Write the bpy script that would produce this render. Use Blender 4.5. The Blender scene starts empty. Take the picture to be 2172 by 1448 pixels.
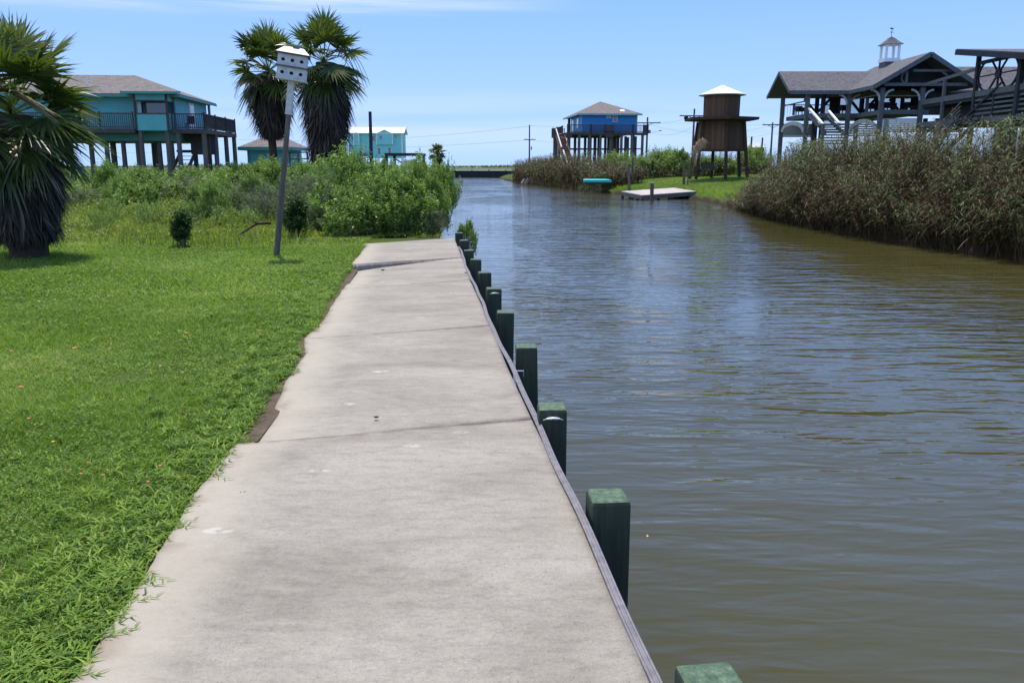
import bpy, math, random
import numpy as np
from mathutils import Vector
R = math.radians
rng = np.random.default_rng(7); random.seed(7)
sc = bpy.context.scene
COL = sc.collection

# ------------------------------------------------------------------ camera, sky, sun, exposure
F = 1740.0; PITCH = math.atan(373/1740)
CAMZ = 1.6
cd = bpy.data.cameras.new("camera"); cam = bpy.data.objects.new("camera", cd); COL.objects.link(cam)
cam.location = (0, 0, CAMZ); cam.rotation_euler = (math.pi/2-PITCH, 0, 0)
cd.sensor_width = 36; cd.lens = F/2172*36; cd.clip_start = .05; cd.clip_end = 9000
sc.camera = cam
SUN_EL = R(73); SUN_AZ = R(2)            # azimuth measured from +Y towards +X
w = bpy.data.worlds.new("World"); sc.world = w; w.use_nodes = True
nt = w.node_tree; nt.nodes.clear()
def N(nt, t, **k):
    n = nt.nodes.new(t)
    for a, b in k.items(): setattr(n, a, b)
    return n
sky = N(nt, 'ShaderNodeTexSky', sky_type='NISHITA', sun_disc=False)
sky.sun_elevation = SUN_EL; sky.sun_rotation = SUN_AZ
sky.altitude = 0; sky.air_density = 1.0; sky.dust_density = 0.3; sky.ozone_density = 2.6
tc = N(nt, 'ShaderNodeTexCoord'); sep = N(nt, 'ShaderNodeSeparateXYZ')
nt.links.new(tc.outputs['Generated'], sep.inputs[0])
mp = N(nt, 'ShaderNodeMapping'); mp.inputs['Scale'].default_value = (1.3, 1.0, 26); mp.inputs['Rotation'].default_value = (0, R(-4), 0)
nt.links.new(tc.outputs['Generated'], mp.inputs[0])
no = N(nt, 'ShaderNodeTexNoise'); no.inputs['Scale'].default_value = 1.5; no.inputs['Detail'].default_value = 6; no.inputs['Distortion'].default_value = .4
nt.links.new(mp.outputs[0], no.inputs['Vector'])
def mr(nt, src, a, b, c=0, d=1, smooth=True):
    m = N(nt, 'ShaderNodeMapRange'); m.inputs[1].default_value = a; m.inputs[2].default_value = b
    m.inputs[3].default_value = c; m.inputs[4].default_value = d
    if smooth: m.interpolation_type = 'SMOOTHSTEP'
    nt.links.new(src, m.inputs[0]); return m.outputs[0]
def mth(nt, op, a, b=None):
    m = N(nt, 'ShaderNodeMath', operation=op)
    for i, s in enumerate((a, b)):
        if s is None: continue
        if isinstance(s, (int, float)): m.inputs[i].default_value = s
        else: nt.links.new(s, m.inputs[i])
    return m.outputs[0]
c1 = mr(nt, no.outputs[0], .34, .66)
hi = mth(nt, 'MULTIPLY', mr(nt, sep.outputs[2], .145, .185), mr(nt, sep.outputs[0], .12, -.30))
lo = mth(nt, 'MULTIPLY', mth(nt, 'MULTIPLY', mr(nt, sep.outputs[2], .0, .035), mr(nt, sep.outputs[2], .10, .05)), .30)
cl = mth(nt, 'MULTIPLY', c1, mth(nt, 'ADD', mth(nt, 'MULTIPLY', hi, 1.6), lo))
mx = N(nt, 'ShaderNodeMix', data_type='RGBA'); mx.inputs['B'].default_value = (7.2, 8.0, 9.6, 1)
low = N(nt, 'ShaderNodeValToRGB'); e_ = low.color_ramp.elements
for _ in range(2): e_.new(.5)
for i, (p_, c_) in enumerate([(0, (.46, .66, .98)), (.08, (.405, .625, .97)), (.22, (.24, .47, .95)), (.55, (.13, .34, .92))]): e_[i].position = p_; e_[i].color = (*c_, 1)
nt.links.new(sep.outputs[2], low.inputs[0])
sc10 = N(nt, 'ShaderNodeMix', data_type='RGBA', blend_type='MULTIPLY'); sc10.inputs['Factor'].default_value = 1; sc10.inputs['B'].default_value = (8.9, 9.2, 10.2, 1); sc10.clamp_result = False
nt.links.new(low.outputs[0], sc10.inputs['A'])
mlow = N(nt, 'ShaderNodeMix', data_type='RGBA'); nt.links.new(mr(nt, sep.outputs[2], .45, .95), mlow.inputs['Factor'])
nt.links.new(sc10.outputs['Result'], mlow.inputs['A']); nt.links.new(sky.outputs[0], mlow.inputs['B'])
nt.links.new(cl, mx.inputs['Factor']); nt.links.new(mlow.outputs['Result'], mx.inputs['A'])
bg = N(nt, 'ShaderNodeBackground'); bg.inputs['Strength'].default_value = 0.10
nt.links.new(mx.outputs['Result'], bg.inputs[0])
wo = N(nt, 'ShaderNodeOutputWorld'); nt.links.new(bg.outputs[0], wo.inputs[0])
sd = bpy.data.lights.new("sun", 'SUN'); sun = bpy.data.objects.new("sun", sd); COL.objects.link(sun)
sd.energy = 4.0; sd.angle = R(.53); sd.color = (1, .955, .89)
sdir = Vector((math.cos(SUN_EL)*math.sin(SUN_AZ), math.cos(SUN_EL)*math.cos(SUN_AZ), math.sin(SUN_EL)))
sun.rotation_euler = sdir.to_track_quat('Z', 'Y').to_euler(); sun.location = (0, 0, 60)
sc.view_settings.view_transform = 'Standard'; sc.view_settings.look = 'None'
sc.view_settings.exposure = 0.30; sc.view_settings.gamma = 1
sc.render.engine = 'CYCLES'
sc.cycles.max_bounces = 6; sc.cycles.transparent_max_bounces = 8

# ------------------------------------------------------------------ measuring helpers (photo pixel + real distance -> metres)
cp, sp = math.cos(PITCH), math.sin(PITCH)
def ray(px, py):
    x = (px-1086)/F; y = (724-py)/F
    return x, cp+y*sp, -sp+y*cp
def G(px, py, z=0.):
    r = ray(px, py); t = (z-CAMZ)/r[2]; return (r[0]*t, r[1]*t)
def P(px, py, Y):
    r = ray(px, py); t = Y/r[1]; return (r[0]*t, Y, CAMZ+r[2]*t)
def X(px, Y, py=300): return P(px, py, Y)[0]
def Z(py, Y): return P(1086, py, Y)[2]

# ------------------------------------------------------------------ materials
def newmat(name):
    m = bpy.data.materials.new(name); m.use_nodes = True
    nt = m.node_tree; b = nt.nodes['Principled BSDF']; return m, nt, b
def ramp(nt, src, stops):
    r = N(nt, 'ShaderNodeValToRGB'); e = r.color_ramp.elements
    while len(e) < len(stops): e.new(.5)
    for i, (p, c) in enumerate(stops): e[i].position = p; e[i].color = (*c, 1)
    nt.links.new(src, r.inputs[0]); return r.outputs[0]
def noise(nt, scale, detail=4, vec=None, rough=.5, dist=0.):
    n = N(nt, 'ShaderNodeTexNoise'); n.inputs['Scale'].default_value = scale; n.inputs['Detail'].default_value = detail
    n.inputs['Roughness'].default_value = rough; n.inputs['Distortion'].default_value = dist
    if vec is not None: nt.links.new(vec, n.inputs['Vector'])
    return n.outputs[0]
def coords(nt, scale=(1, 1, 1), rot=(0, 0, 0), obj=False):
    if obj:
        t = N(nt, 'ShaderNodeTexCoord').outputs['Object']
    else:
        t = N(nt, 'ShaderNodeNewGeometry').outputs['Position']
    m = N(nt, 'ShaderNodeMapping'); m.inputs['Scale'].default_value = scale; m.inputs['Rotation'].default_value = rot
    nt.links.new(t, m.inputs[0]); return m.outputs[0]
def bump(nt, b, h, strength=.3, dist=.02):
    n = N(nt, 'ShaderNodeBump'); n.inputs['Strength'].default_value = strength; n.inputs['Distance'].default_value = dist
    nt.links.new(h, n.inputs['Height']); nt.links.new(n.outputs[0], b.inputs['Normal'])
def mixc(nt, f, a, b, mode='MIX'):
    m = N(nt, 'ShaderNodeMix', data_type='RGBA', blend_type=mode)
    for k, s in (('Factor', f), ('A', a), ('B', b)):
        if isinstance(s, (int, float)): m.inputs[k].default_value = s
        elif isinstance(s, tuple): m.inputs[k].default_value = (*s, 1)
        else: nt.links.new(s, m.inputs[k])
    return m.outputs['Result']
def plain(name, col, rough=.7, var=.25, scale=4, grain=None, metal=0, stretch=(1, 1, 1), spec=.3, bmp=.15):
    m, nt, b = newmat(name)
    v = coords(nt, stretch)
    f = noise(nt, scale, 6, v, .65)
    dk = tuple(c*(1-var) for c in col); lt = tuple(min(1, c*(1+var)) for c in col)
    c = ramp(nt, f, [(.3, dk), (.7, lt)])
    nt.links.new(c, b.inputs['Base Color']); b.inputs['Roughness'].default_value = rough
    b.inputs['Metallic'].default_value = metal; b.inputs['Specular IOR Level'].default_value = spec
    if bmp: bump(nt, b, noise(nt, scale*5, 4, v), bmp, .01)
    return m
def siding(name, col, pitch=.16, var=.1):
    m, nt, b = newmat(name)
    v = coords(nt)
    s = N(nt, 'ShaderNodeSeparateXYZ'); nt.links.new(v, s.inputs[0])
    fr = mth(nt, 'FRACT', mth(nt, 'MULTIPLY', s.outputs[2], 1/pitch))
    line = mr(nt, fr, .0, .12, .72, 1)
    f = noise(nt, 1.3, 5, v)
    c = ramp(nt, f, [(.3, tuple(x*(1-var) for x in col)), (.7, tuple(x*(1+var) for x in col))])
    c = mixc(nt, 1.0, c, line, 'MULTIPLY')
    nt.links.new(c, b.inputs['Base Color']); b.inputs['Roughness'].default_value = .6
    bump(nt, b, fr, .5, .02); return m
def shingle(name, col):
    m, nt, b = newmat(name)
    v = coords(nt)
    br = N(nt, 'ShaderNodeTexVoronoi'); br.inputs['Scale'].default_value = 5; 
    v2 = coords(nt, (1, 1, 2.2)); nt.links.new(v2, br.inputs['Vector'])
    f = noise(nt, 9, 3, v, .7)
    c = ramp(nt, f, [(.25, tuple(x*.62 for x in col)), (.75, tuple(x*1.35 for x in col))])
    c = mixc(nt, .35, c, br.outputs['Color'], 'SOFT_LIGHT')
    hs = N(nt, 'ShaderNodeHueSaturation'); hs.inputs['Saturation'].default_value = .6; nt.links.new(c, hs.inputs['Color'])
    nt.links.new(hs.outputs[0], b.inputs['Base Color']); b.inputs['Roughness'].default_value = .95
    b.inputs['Specular IOR Level'].default_value = .1
    bump(nt, b, f, .5, .02); return m
def boards(name, col, pitch=.2, axis=0, var=.3):
    m, nt, b = newmat(name)
    v = coords(nt)
    s = N(nt, 'ShaderNodeSeparateXYZ'); nt.links.new(v, s.inputs[0])
    q = mth(nt, 'MULTIPLY', s.outputs[axis], 1/pitch)
    wn = N(nt, 'ShaderNodeTexWhiteNoise', noise_dimensions='1D'); nt.links.new(mth(nt, 'FLOOR', q), wn.inputs['W'])
    st = [1, 1, 1]; st = [14, 14, 14]; st[2 if axis != 2 else 0] = 1.2
    f = noise(nt, 1.5, 5, coords(nt, tuple(st)), .6)
    f = mth(nt, 'ADD', mth(nt, 'MULTIPLY', f, .6), mth(nt, 'MULTIPLY', wn.outputs[0], .4))
    c = ramp(nt, f, [(.2, tuple(x*(1-var) for x in col)), (.8, tuple(x*(1+var) for x in col))])
    fr = mth(nt, 'FRACT', q); line = mr(nt, fr, 0, .07, .35, 1)
    c = mixc(nt, 1.0, c, line, 'MULTIPLY')
    nt.links.new(c, b.inputs['Base Color']); b.inputs['Roughness'].default_value = .8
    b.inputs['Specular IOR Level'].default_value = .15
    return m
def leafmat(name, stops, trans=.35, rough=.5, spec=.35):
    """leaf: hue by the per-leaf 'tint' value, light passes through"""
    m, nt, b = newmat(name)
    a = N(nt, 'ShaderNodeAttribute', attribute_name='tint')
    c = ramp(nt, a.outputs['Fac'], stops)
    nt.links.new(c, b.inputs['Base Color']); b.inputs['Roughness'].default_value = rough
    b.inputs['Specular IOR Level'].default_value = spec
    t = N(nt, 'ShaderNodeBsdfTranslucent')
    hs = N(nt, 'ShaderNodeHueSaturation'); hs.inputs['Saturation'].default_value = 1.15; hs.inputs['Value'].default_value = 1.5
    hs.inputs['Hue'].default_value = .49
    nt.links.new(c, hs.inputs['Color']); nt.links.new(hs.outputs[0], t.inputs[0])
    ms = N(nt, 'ShaderNodeMixShader'); ms.inputs[0].default_value = trans
    nt.links.new(b.outputs[0], ms.inputs[1]); nt.links.new(t.outputs[0], ms.inputs[2])
    nt.links.new(ms.outputs[0], nt.nodes['Material Output'].inputs[0])
    return m

M = {}
M['grass'] = leafmat('grass', [(0, (.09, .14, .02)), (.45, (.165, .285, .048)), (.8, (.28, .39, .09)), (1, (.46, .43, .18))], .42, .6, .2)
M['weed'] = leafmat('weed_leaf', [(0, (.06, .12, .02)), (.5, (.15, .26, .032)), (1, (.28, .38, .07))], .36, .6, .2)
M['clover'] = leafmat('clover', [(0, (.08, .15, .03)), (.6, (.18, .28, .055)), (1, (.28, .36, .12))], .36, .6, .2)
M['shrub'] = leafmat('shrub_leaf', [(0, (.05, .09, .02)), (.45, (.14, .235, .05)), (1, (.31, .43, .12))], .40, .42, .5)
M['shrub_grey'] = leafmat('grey_shrub_leaf', [(0, (.06, .075, .035)), (.5, (.13, .17, .075)), (1, (.24, .28, .15))], .32)
M['shrub_dark'] = leafmat('dark_shrub_leaf', [(0, (.018, .04, .010)), (.6, (.04, .085, .02)), (1, (.09, .16, .035))], .25)
M['cover'] = leafmat('ground_cover_leaf', [(0, (.07, .11, .018)), (.5, (.17, .24, .04)), (1, (.32, .36, .09))], .36)
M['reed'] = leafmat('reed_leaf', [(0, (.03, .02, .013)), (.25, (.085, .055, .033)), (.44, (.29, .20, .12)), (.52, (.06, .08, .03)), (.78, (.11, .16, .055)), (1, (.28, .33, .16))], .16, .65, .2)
M['reed_dead'] = leafmat('dead_reed', [(0, (.035, .024, .016)), (.6, (.10, .068, .045)), (1, (.34, .25, .17))], .06)
M['palm'] = leafmat('palm_leaf', [(0, (.026, .045, .010)), (.5, (.075, .115, .022)), (.85, (.16, .20, .05)), (1, (.38, .31, .17))], .30, .34, .6)
M['palm_dead'] = leafmat('dead_palm_leaf', [(0, (.028, .021, .016)), (.5, (.075, .058, .045)), (1, (.2, .165, .13))], .08, .8, .2)
M['plume'] = leafmat('plume', [(0, (.3, .22, .14)), (1, (.5, .42, .3))], .3)
M['petal'] = leafmat('petal', [(0, (.6, .11, .06)), (1, (.75, .28, .16))], .3)
M['yellow'] = leafmat('yellow_petal', [(0, (.7, .5, .03)), (1, (.75, .6, .05))], .3)

M['bark'] = plain('bark', (.07, .05, .038), .95, .4, 9, bmp=.6)
M['twig'] = plain('twig', (.22, .17, .13), .9, .3, 9)
M['greypost'] = plain('weathered_post', (.13, .11, .095), .9, .35, 3, stretch=(6, 6, .7), bmp=.4)
M['piling'] = plain('house_piling', (.14, .12, .105), .9, .3, 2, stretch=(4, 4, .6), bmp=.3)
M['deckdark'] = plain('deck_timber', (.085, .07, .065), .9, .3, 3)
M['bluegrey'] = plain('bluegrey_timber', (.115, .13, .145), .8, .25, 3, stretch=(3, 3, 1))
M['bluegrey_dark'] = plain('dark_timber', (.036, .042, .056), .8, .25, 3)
M['paleslat'] = plain('pale_slat', (.42, .45, .45), .8, .2, 2, stretch=(1, 1, 6))
M['white'] = plain('white_paint', (.78, .80, .82), .5, .05, 3, bmp=0)
M['cream'] = plain('cream_panel', (.6, .47, .3), .7, .08, 3, bmp=0)
M['dirtywhite'] = plain('dirty_white_paint', (.56, .56, .56), .6, .22, 9, bmp=.1)
M['tealtrim'] = plain('teal_trim', (.10, .30, .28), .6, .1, 3, bmp=0)
M['teal'] = siding('teal_siding', (.12, .46, .47), .17)
M['teal_side'] = M['teal']
M['aqua'] = siding('aqua_siding', (.20, .60, .66), .25, .06)
M['blue'] = siding('blue_siding', (.035, .24, .53), .2, .06)
M['bluetrim'] = plain('pale_blue_trim', (.22, .47, .56), .6, .08, 3, bmp=0)
M['green'] = siding('green_siding', (.12, .27, .16), .25, .06)
M['roofbrown'] = shingle('brown_shingles', (.19, .15, .135))
M['roofgrey'] = shingle('grey_shingles', (.125, .115, .135))
M['tin'] = plain('white_tin_roof', (.78, .75, .74), .4, .06, 2, stretch=(8, .4, .4), bmp=0)
M['brownwood'] = boards('brown_boards', (.125, .075, .05), .16)
M['brownbeam'] = plain('brown_beam', (.07, .045, .032), .85, .3, 4)
M['deckboards'] = boards('dock_boards', (.46, .40, .38), .14, 0, .15)
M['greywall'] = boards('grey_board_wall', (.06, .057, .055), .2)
M['slatgrey'] = plain('slat', (.13, .13, .135), .85, .3, 3)
M['wire'] = plain('wire', (.2, .22, .26), .6, .1, 3, bmp=0)
M['polewood'] = plain('pole_wood', (.10, .09, .085), .9, .25, 3, bmp=0)
M['rope'] = plain('conduit', (.20, .185, .2), .55, .3, 18, stretch=(1, 1, 1), spec=.4)
M['steel'] = plain('galvanised', (.62, .64, .66), .35, .12, 12, metal=.7, bmp=0)
M['stair'] = plain('stair_timber', (.30, .17, .10), .85, .3, 4)
M['black'] = plain('black_metal', (.02, .02, .022), .6, .2, 4, bmp=0)
M['rust'] = plain('rust_stain_unit', (.22, .13, .10), .8, .4, 6)
M['pebble'] = plain('pebble', (.05, .04, .035), .9, .4, 30)
M['debris'] = plain('pale_driftwood', (.40, .37, .34), .9, .3, 6)
M['hole'] = plain('dark_hole', (.012, .011, .01), .9, .1, 4, bmp=0)

def glassmat():
    m, nt, b = newmat('window_glass')
    b.inputs['Base Color'].default_value = (.05, .06, .075, 1); b.inputs['Roughness'].default_value = .05
    b.inputs['Specular IOR Level'].default_value = .9; b.inputs['Coat Weight'].default_value = .6
    f = noise(nt, 1.5, 2, coords(nt)); bump(nt, b, f, .05, .01); return m
M['glass'] = glassmat()
def screenmat():
    m, nt, b = newmat('clear_glass')
    b.inputs['Base Color'].default_value = (.08, .09, .12, 1); b.inputs['Roughness'].default_value = .08
    t = N(nt, 'ShaderNodeBsdfTransparent'); ms = N(nt, 'ShaderNodeMixShader'); ms.inputs[0].default_value = .30
    nt.links.new(t.outputs[0], ms.inputs[1]); nt.links.new(b.outputs[0], ms.inputs[2])
    nt.links.new(ms.outputs[0], nt.nodes['Material Output'].inputs[0]); return m
M['clear'] = screenmat()

def concretemat():
    m, nt, b = newmat('concrete')
    v = coords(nt)
    rot = R(6.2)
    vs = coords(nt, (.7, 1.7, 1), (0, 0, -rot))
    big = noise(nt, 1.1, 6, vs, .68, .6)
    med = noise(nt, 7, 6, coords(nt, (1, 2.6, 1)), .72)
    fine = noise(nt, 160, 3, v, .8)
    c = ramp(nt, big, [(.30, (.225, .200, .166)), (.46, (.292, .262, .220)), (.64, (.352, .318, .270))])
    c2 = ramp(nt, med, [(.25, (.66, .65, .63)), (.5, (.98, .98, .98)), (.8, (1.16, 1.14, 1.1))])
    c = mixc(nt, .8, c, c2, 'MULTIPLY')
    fine2 = noise(nt, 55, 4, v, .9)
    c3 = ramp(nt, mth(nt, 'ADD', mth(nt, 'MULTIPLY', fine, .5), mth(nt, 'MULTIPLY', fine2, .5)), [(.36, (.50, .49, .47)), (.46, (.93, .93, .93)), (.56, (1.05, 1.05, 1.05)), (.66, (1.42, 1.42, 1.42))])
    c = mixc(nt, .85, c, c3, 'MULTIPLY')
    # edge wear held in the mesh attribute 'edge' (0 at the grass side): lighter sand-washed strip and pale worn spots
    a = N(nt, 'ShaderNodeAttribute', attribute_name='edge')
    e = mth(nt, 'ADD', a.outputs['Fac'], mth(nt, 'MULTIPLY', mth(nt, 'SUBTRACT', noise(nt, 3, 4, v), .5), .16))
    pale = mr(nt, e, .24, .04)
    c = mixc(nt, mth(nt, 'MULTIPLY', pale, .65), c, (.425, .375, .30))
    soil = mth(nt, 'MULTIPLY', mr(nt, e, .055, -.01), mr(nt, noise(nt, 5, 4, v), .42, .62))
    c = mixc(nt, mth(nt, 'MULTIPLY', soil, .6), c, (.25, .19, .14))
    sp_ = N(nt, 'ShaderNodeTexVoronoi'); sp_.inputs['Scale'].default_value = 1.7
    nt.links.new(coords(nt, (.7, 1.6, 1)), sp_.inputs['Vector'])
    spot = mth(nt, 'MULTIPLY', mr(nt, sp_.outputs['Distance'], .11, .06), mr(nt, noise(nt, 22, 4, v), .40, .55))
    c = mixc(nt, mth(nt, 'MULTIPLY', spot, .45), c, (.60, .55, .49))
    # joint darkening: stain in the joints
    j = N(nt, 'ShaderNodeAttribute', attribute_name='joint')
    c = mixc(nt, mth(nt, 'MULTIPLY', j.outputs['Fac'], mr(nt, noise(nt, 9, 4, v), .3, .7)), c, (.17, .13, .11))
    nt.links.new(c, b.inputs['Base Color']); b.inputs['Roughness'].default_value = .92
    b.inputs['Specular IOR Level'].default_value = .2
    h = mth(nt, 'ADD', mth(nt, 'MULTIPLY', fine, .6), mth(nt, 'MULTIPLY', noise(nt, 45, 4, v), .8))
    bump(nt, b, h, .55, .006); return m
M['concrete'] = concretemat()

def pilemat():
    m, nt, b = newmat('green_painted_timber')
    v = coords(nt, (22, 22, 1.2)); f = noise(nt, 1.3, 5, v, .65)
    side = ramp(nt, f, [(.25, (.014, .020, .012)), (.55, (.034, .050, .028)), (.8, (.065, .085, .05))])
    pv = coords(nt); g = noise(nt, 28, 6, pv, .8)
    wood = ramp(nt, g, [(.33, (.02, .045, .028)), (.5, (.06, .115, .062)), (.6, (.12, .16, .10)), (.8, (.24, .23, .18))])
    nz = N(nt, 'ShaderNodeSeparateXYZ'); nt.links.new(N(nt, 'ShaderNodeNewGeometry').outputs['Normal'], nz.inputs[0])
    c = mixc(nt, mr(nt, nz.outputs[2], .4, .8), side, wood)
    nt.links.new(c, b.inputs['Base Color']); b.inputs['Roughness'].default_value = .75
    bump(nt, b, mth(nt, 'ADD', f, g), .6, .006); return m
M['pile'] = pilemat()

def watermat():
    m, nt, b = newmat('water')
    v = coords(nt, (1, 1, 1))
    d = noise(nt, .12, 3, v)
    c = ramp(nt, d, [(.3, (.057, .052, .017)), (.7, (.074, .067, .023))])
    nt.links.new(c, b.inputs['Base Color'])
    b.inputs['Roughness'].default_value = .03; b.inputs['IOR'].default_value = 1.37
    b.inputs['Specular IOR Level'].default_value = .5
    def wv(sx, sy, rot, sc_, det, dist):
        return noise(nt, sc_, det, coords(nt, (sx, sy, 1), (0, 0, R(rot))), .5, dist)
    h1 = wv(.45, 1.9, 8, 1.15, 1, .5)
    h2 = wv(.6, 2.3, -16, 2.6, 1, .6)
    h3 = wv(.8, 2.3, 24, 6.5, 1, .3)
    calm = mr(nt, noise(nt, .22, 3, coords(nt, (1, .5, 1))), .35, .65, .35, 1.25)
    h = mth(nt, 'ADD', mth(nt, 'ADD', mth(nt, 'MULTIPLY', h1, 1.0), mth(nt, 'MULTIPLY', h2, .5)), mth(nt, 'MULTIPLY', h3, .13))
    h = mth(nt, 'MULTIPLY', h, calm)
    bump(nt, b, h, 1.0, .062); return m
M['water'] = watermat()

def groundmat(name, dirtattr=False, wet=1.):
    m, nt, b = newmat(name)
    v = coords(nt)
    n1 = noise(nt, .35, 5, v, .6); n2 = noise(nt, 6, 5, v, .7); n3 = noise(nt, 50, 3, v, .8)
    c = ramp(nt, n1, [(.3, (.045, .075, .014)), (.5, (.065, .10, .018)), (.72, (.085, .115, .026))])
    c2 = ramp(nt, n3, [(.25, (.5, .5, .5)), (.6, (1, 1, 1)), (.8, (1.3, 1.3, 1.2))])
    c = mixc(nt, .8, c, c2, 'MULTIPLY')
    soil = ramp(nt, n2, [(.3, (.085*wet, .062*wet, .042*wet)), (.7, (.17*wet, .128*wet, .094*wet))])
    soil = mixc(nt, .7, soil, c2, 'MULTIPLY')
    if dirtattr:
        a = N(nt, 'ShaderNodeAttribute', attribute_name='dirt')
        f = mth(nt, 'ADD', a.outputs['Fac'], mth(nt, 'MULTIPLY', mth(nt, 'SUBTRACT', n2, .5), .7))
        f = mr(nt, f, .35, .6)
    else:
        f = mr(nt, n2, .62, .75)
    c = mixc(nt, f, c, soil)
    nt.links.new(c, b.inputs['Base Color']); b.inputs['Roughness'].default_value = .95
    b.inputs['Specular IOR Level'].default_value = .1
    bump(nt, b, n3, .6, .02); return m
M['ground'] = groundmat('lawn_ground', True)
M['bankground'] = groundmat('bank_ground', True, .38)
M['far'] = plain('far_field', (.13, .17, .05), .95, .35, .05, stretch=(1, .3, 1))
M['sand'] = plain('pale_road', (.55, .5, .44), .95, .1, .3, bmp=0)
M['mud'] = plain('mud', (.10, .08, .055), .9, .35, 3, bmp=.5)

# ------------------------------------------------------------------ object helpers
OFF = {}
def tag(o, label=None, cat=None, group=None, kind=None):
    if label: o['label'] = label
    if cat: o['category'] = cat
    if group: o['group'] = group
    if kind: o['kind'] = kind
    return o
def thing(name, label, cat, loc=(0, 0, 0), group=None):
    o = bpy.data.objects.new(name, None); COL.objects.link(o); o.location = loc; o.empty_display_size = .2
    OFF[o.name] = Vector(loc); return tag(o, label, cat, group)
def npmesh(name, V, Fc, mat, parent=None, attrs=None, smooth=False, off=None, cat=None):
    """V (n,3) world coordinates, Fc (m,k); becomes ONE mesh object whose origin is its parent's"""
    V = np.asarray(V, dtype=np.float64).reshape(-1, 3)
    if off is None:
        off = OFF[parent.name] if parent is not None else Vector((0, 0, 0))
    V = V-np.array(off)
    me = bpy.data.meshes.new(name)
    Fc = np.asarray(Fc, dtype=np.int32); m, k = Fc.shape
    me.vertices.add(len(V)); me.vertices.foreach_set('co', V.astype(np.float32).ravel())
    me.loops.add(m*k); me.loops.foreach_set('vertex_index', Fc.ravel())
    me.polygons.add(m); me.polygons.foreach_set('loop_start', np.arange(0, m*k, k, dtype=np.int32))
    me.update(calc_edges=True)
    for an, av in (attrs or {}).items():
        a = me.attributes.new(an, 'FLOAT', 'POINT'); a.data.foreach_set('value', np.asarray(av, dtype=np.float32))
    if smooth: me.polygons.foreach_set('use_smooth', np.ones(m, dtype=bool))
    me.materials.append(mat)
    o = bpy.data.objects.new(name, me); COL.objects.link(o)
    if parent is not None: o.parent = parent; OFF[o.name] = off
    else: o.location = off; OFF[o.name] = Vector(off)
    return o
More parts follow.
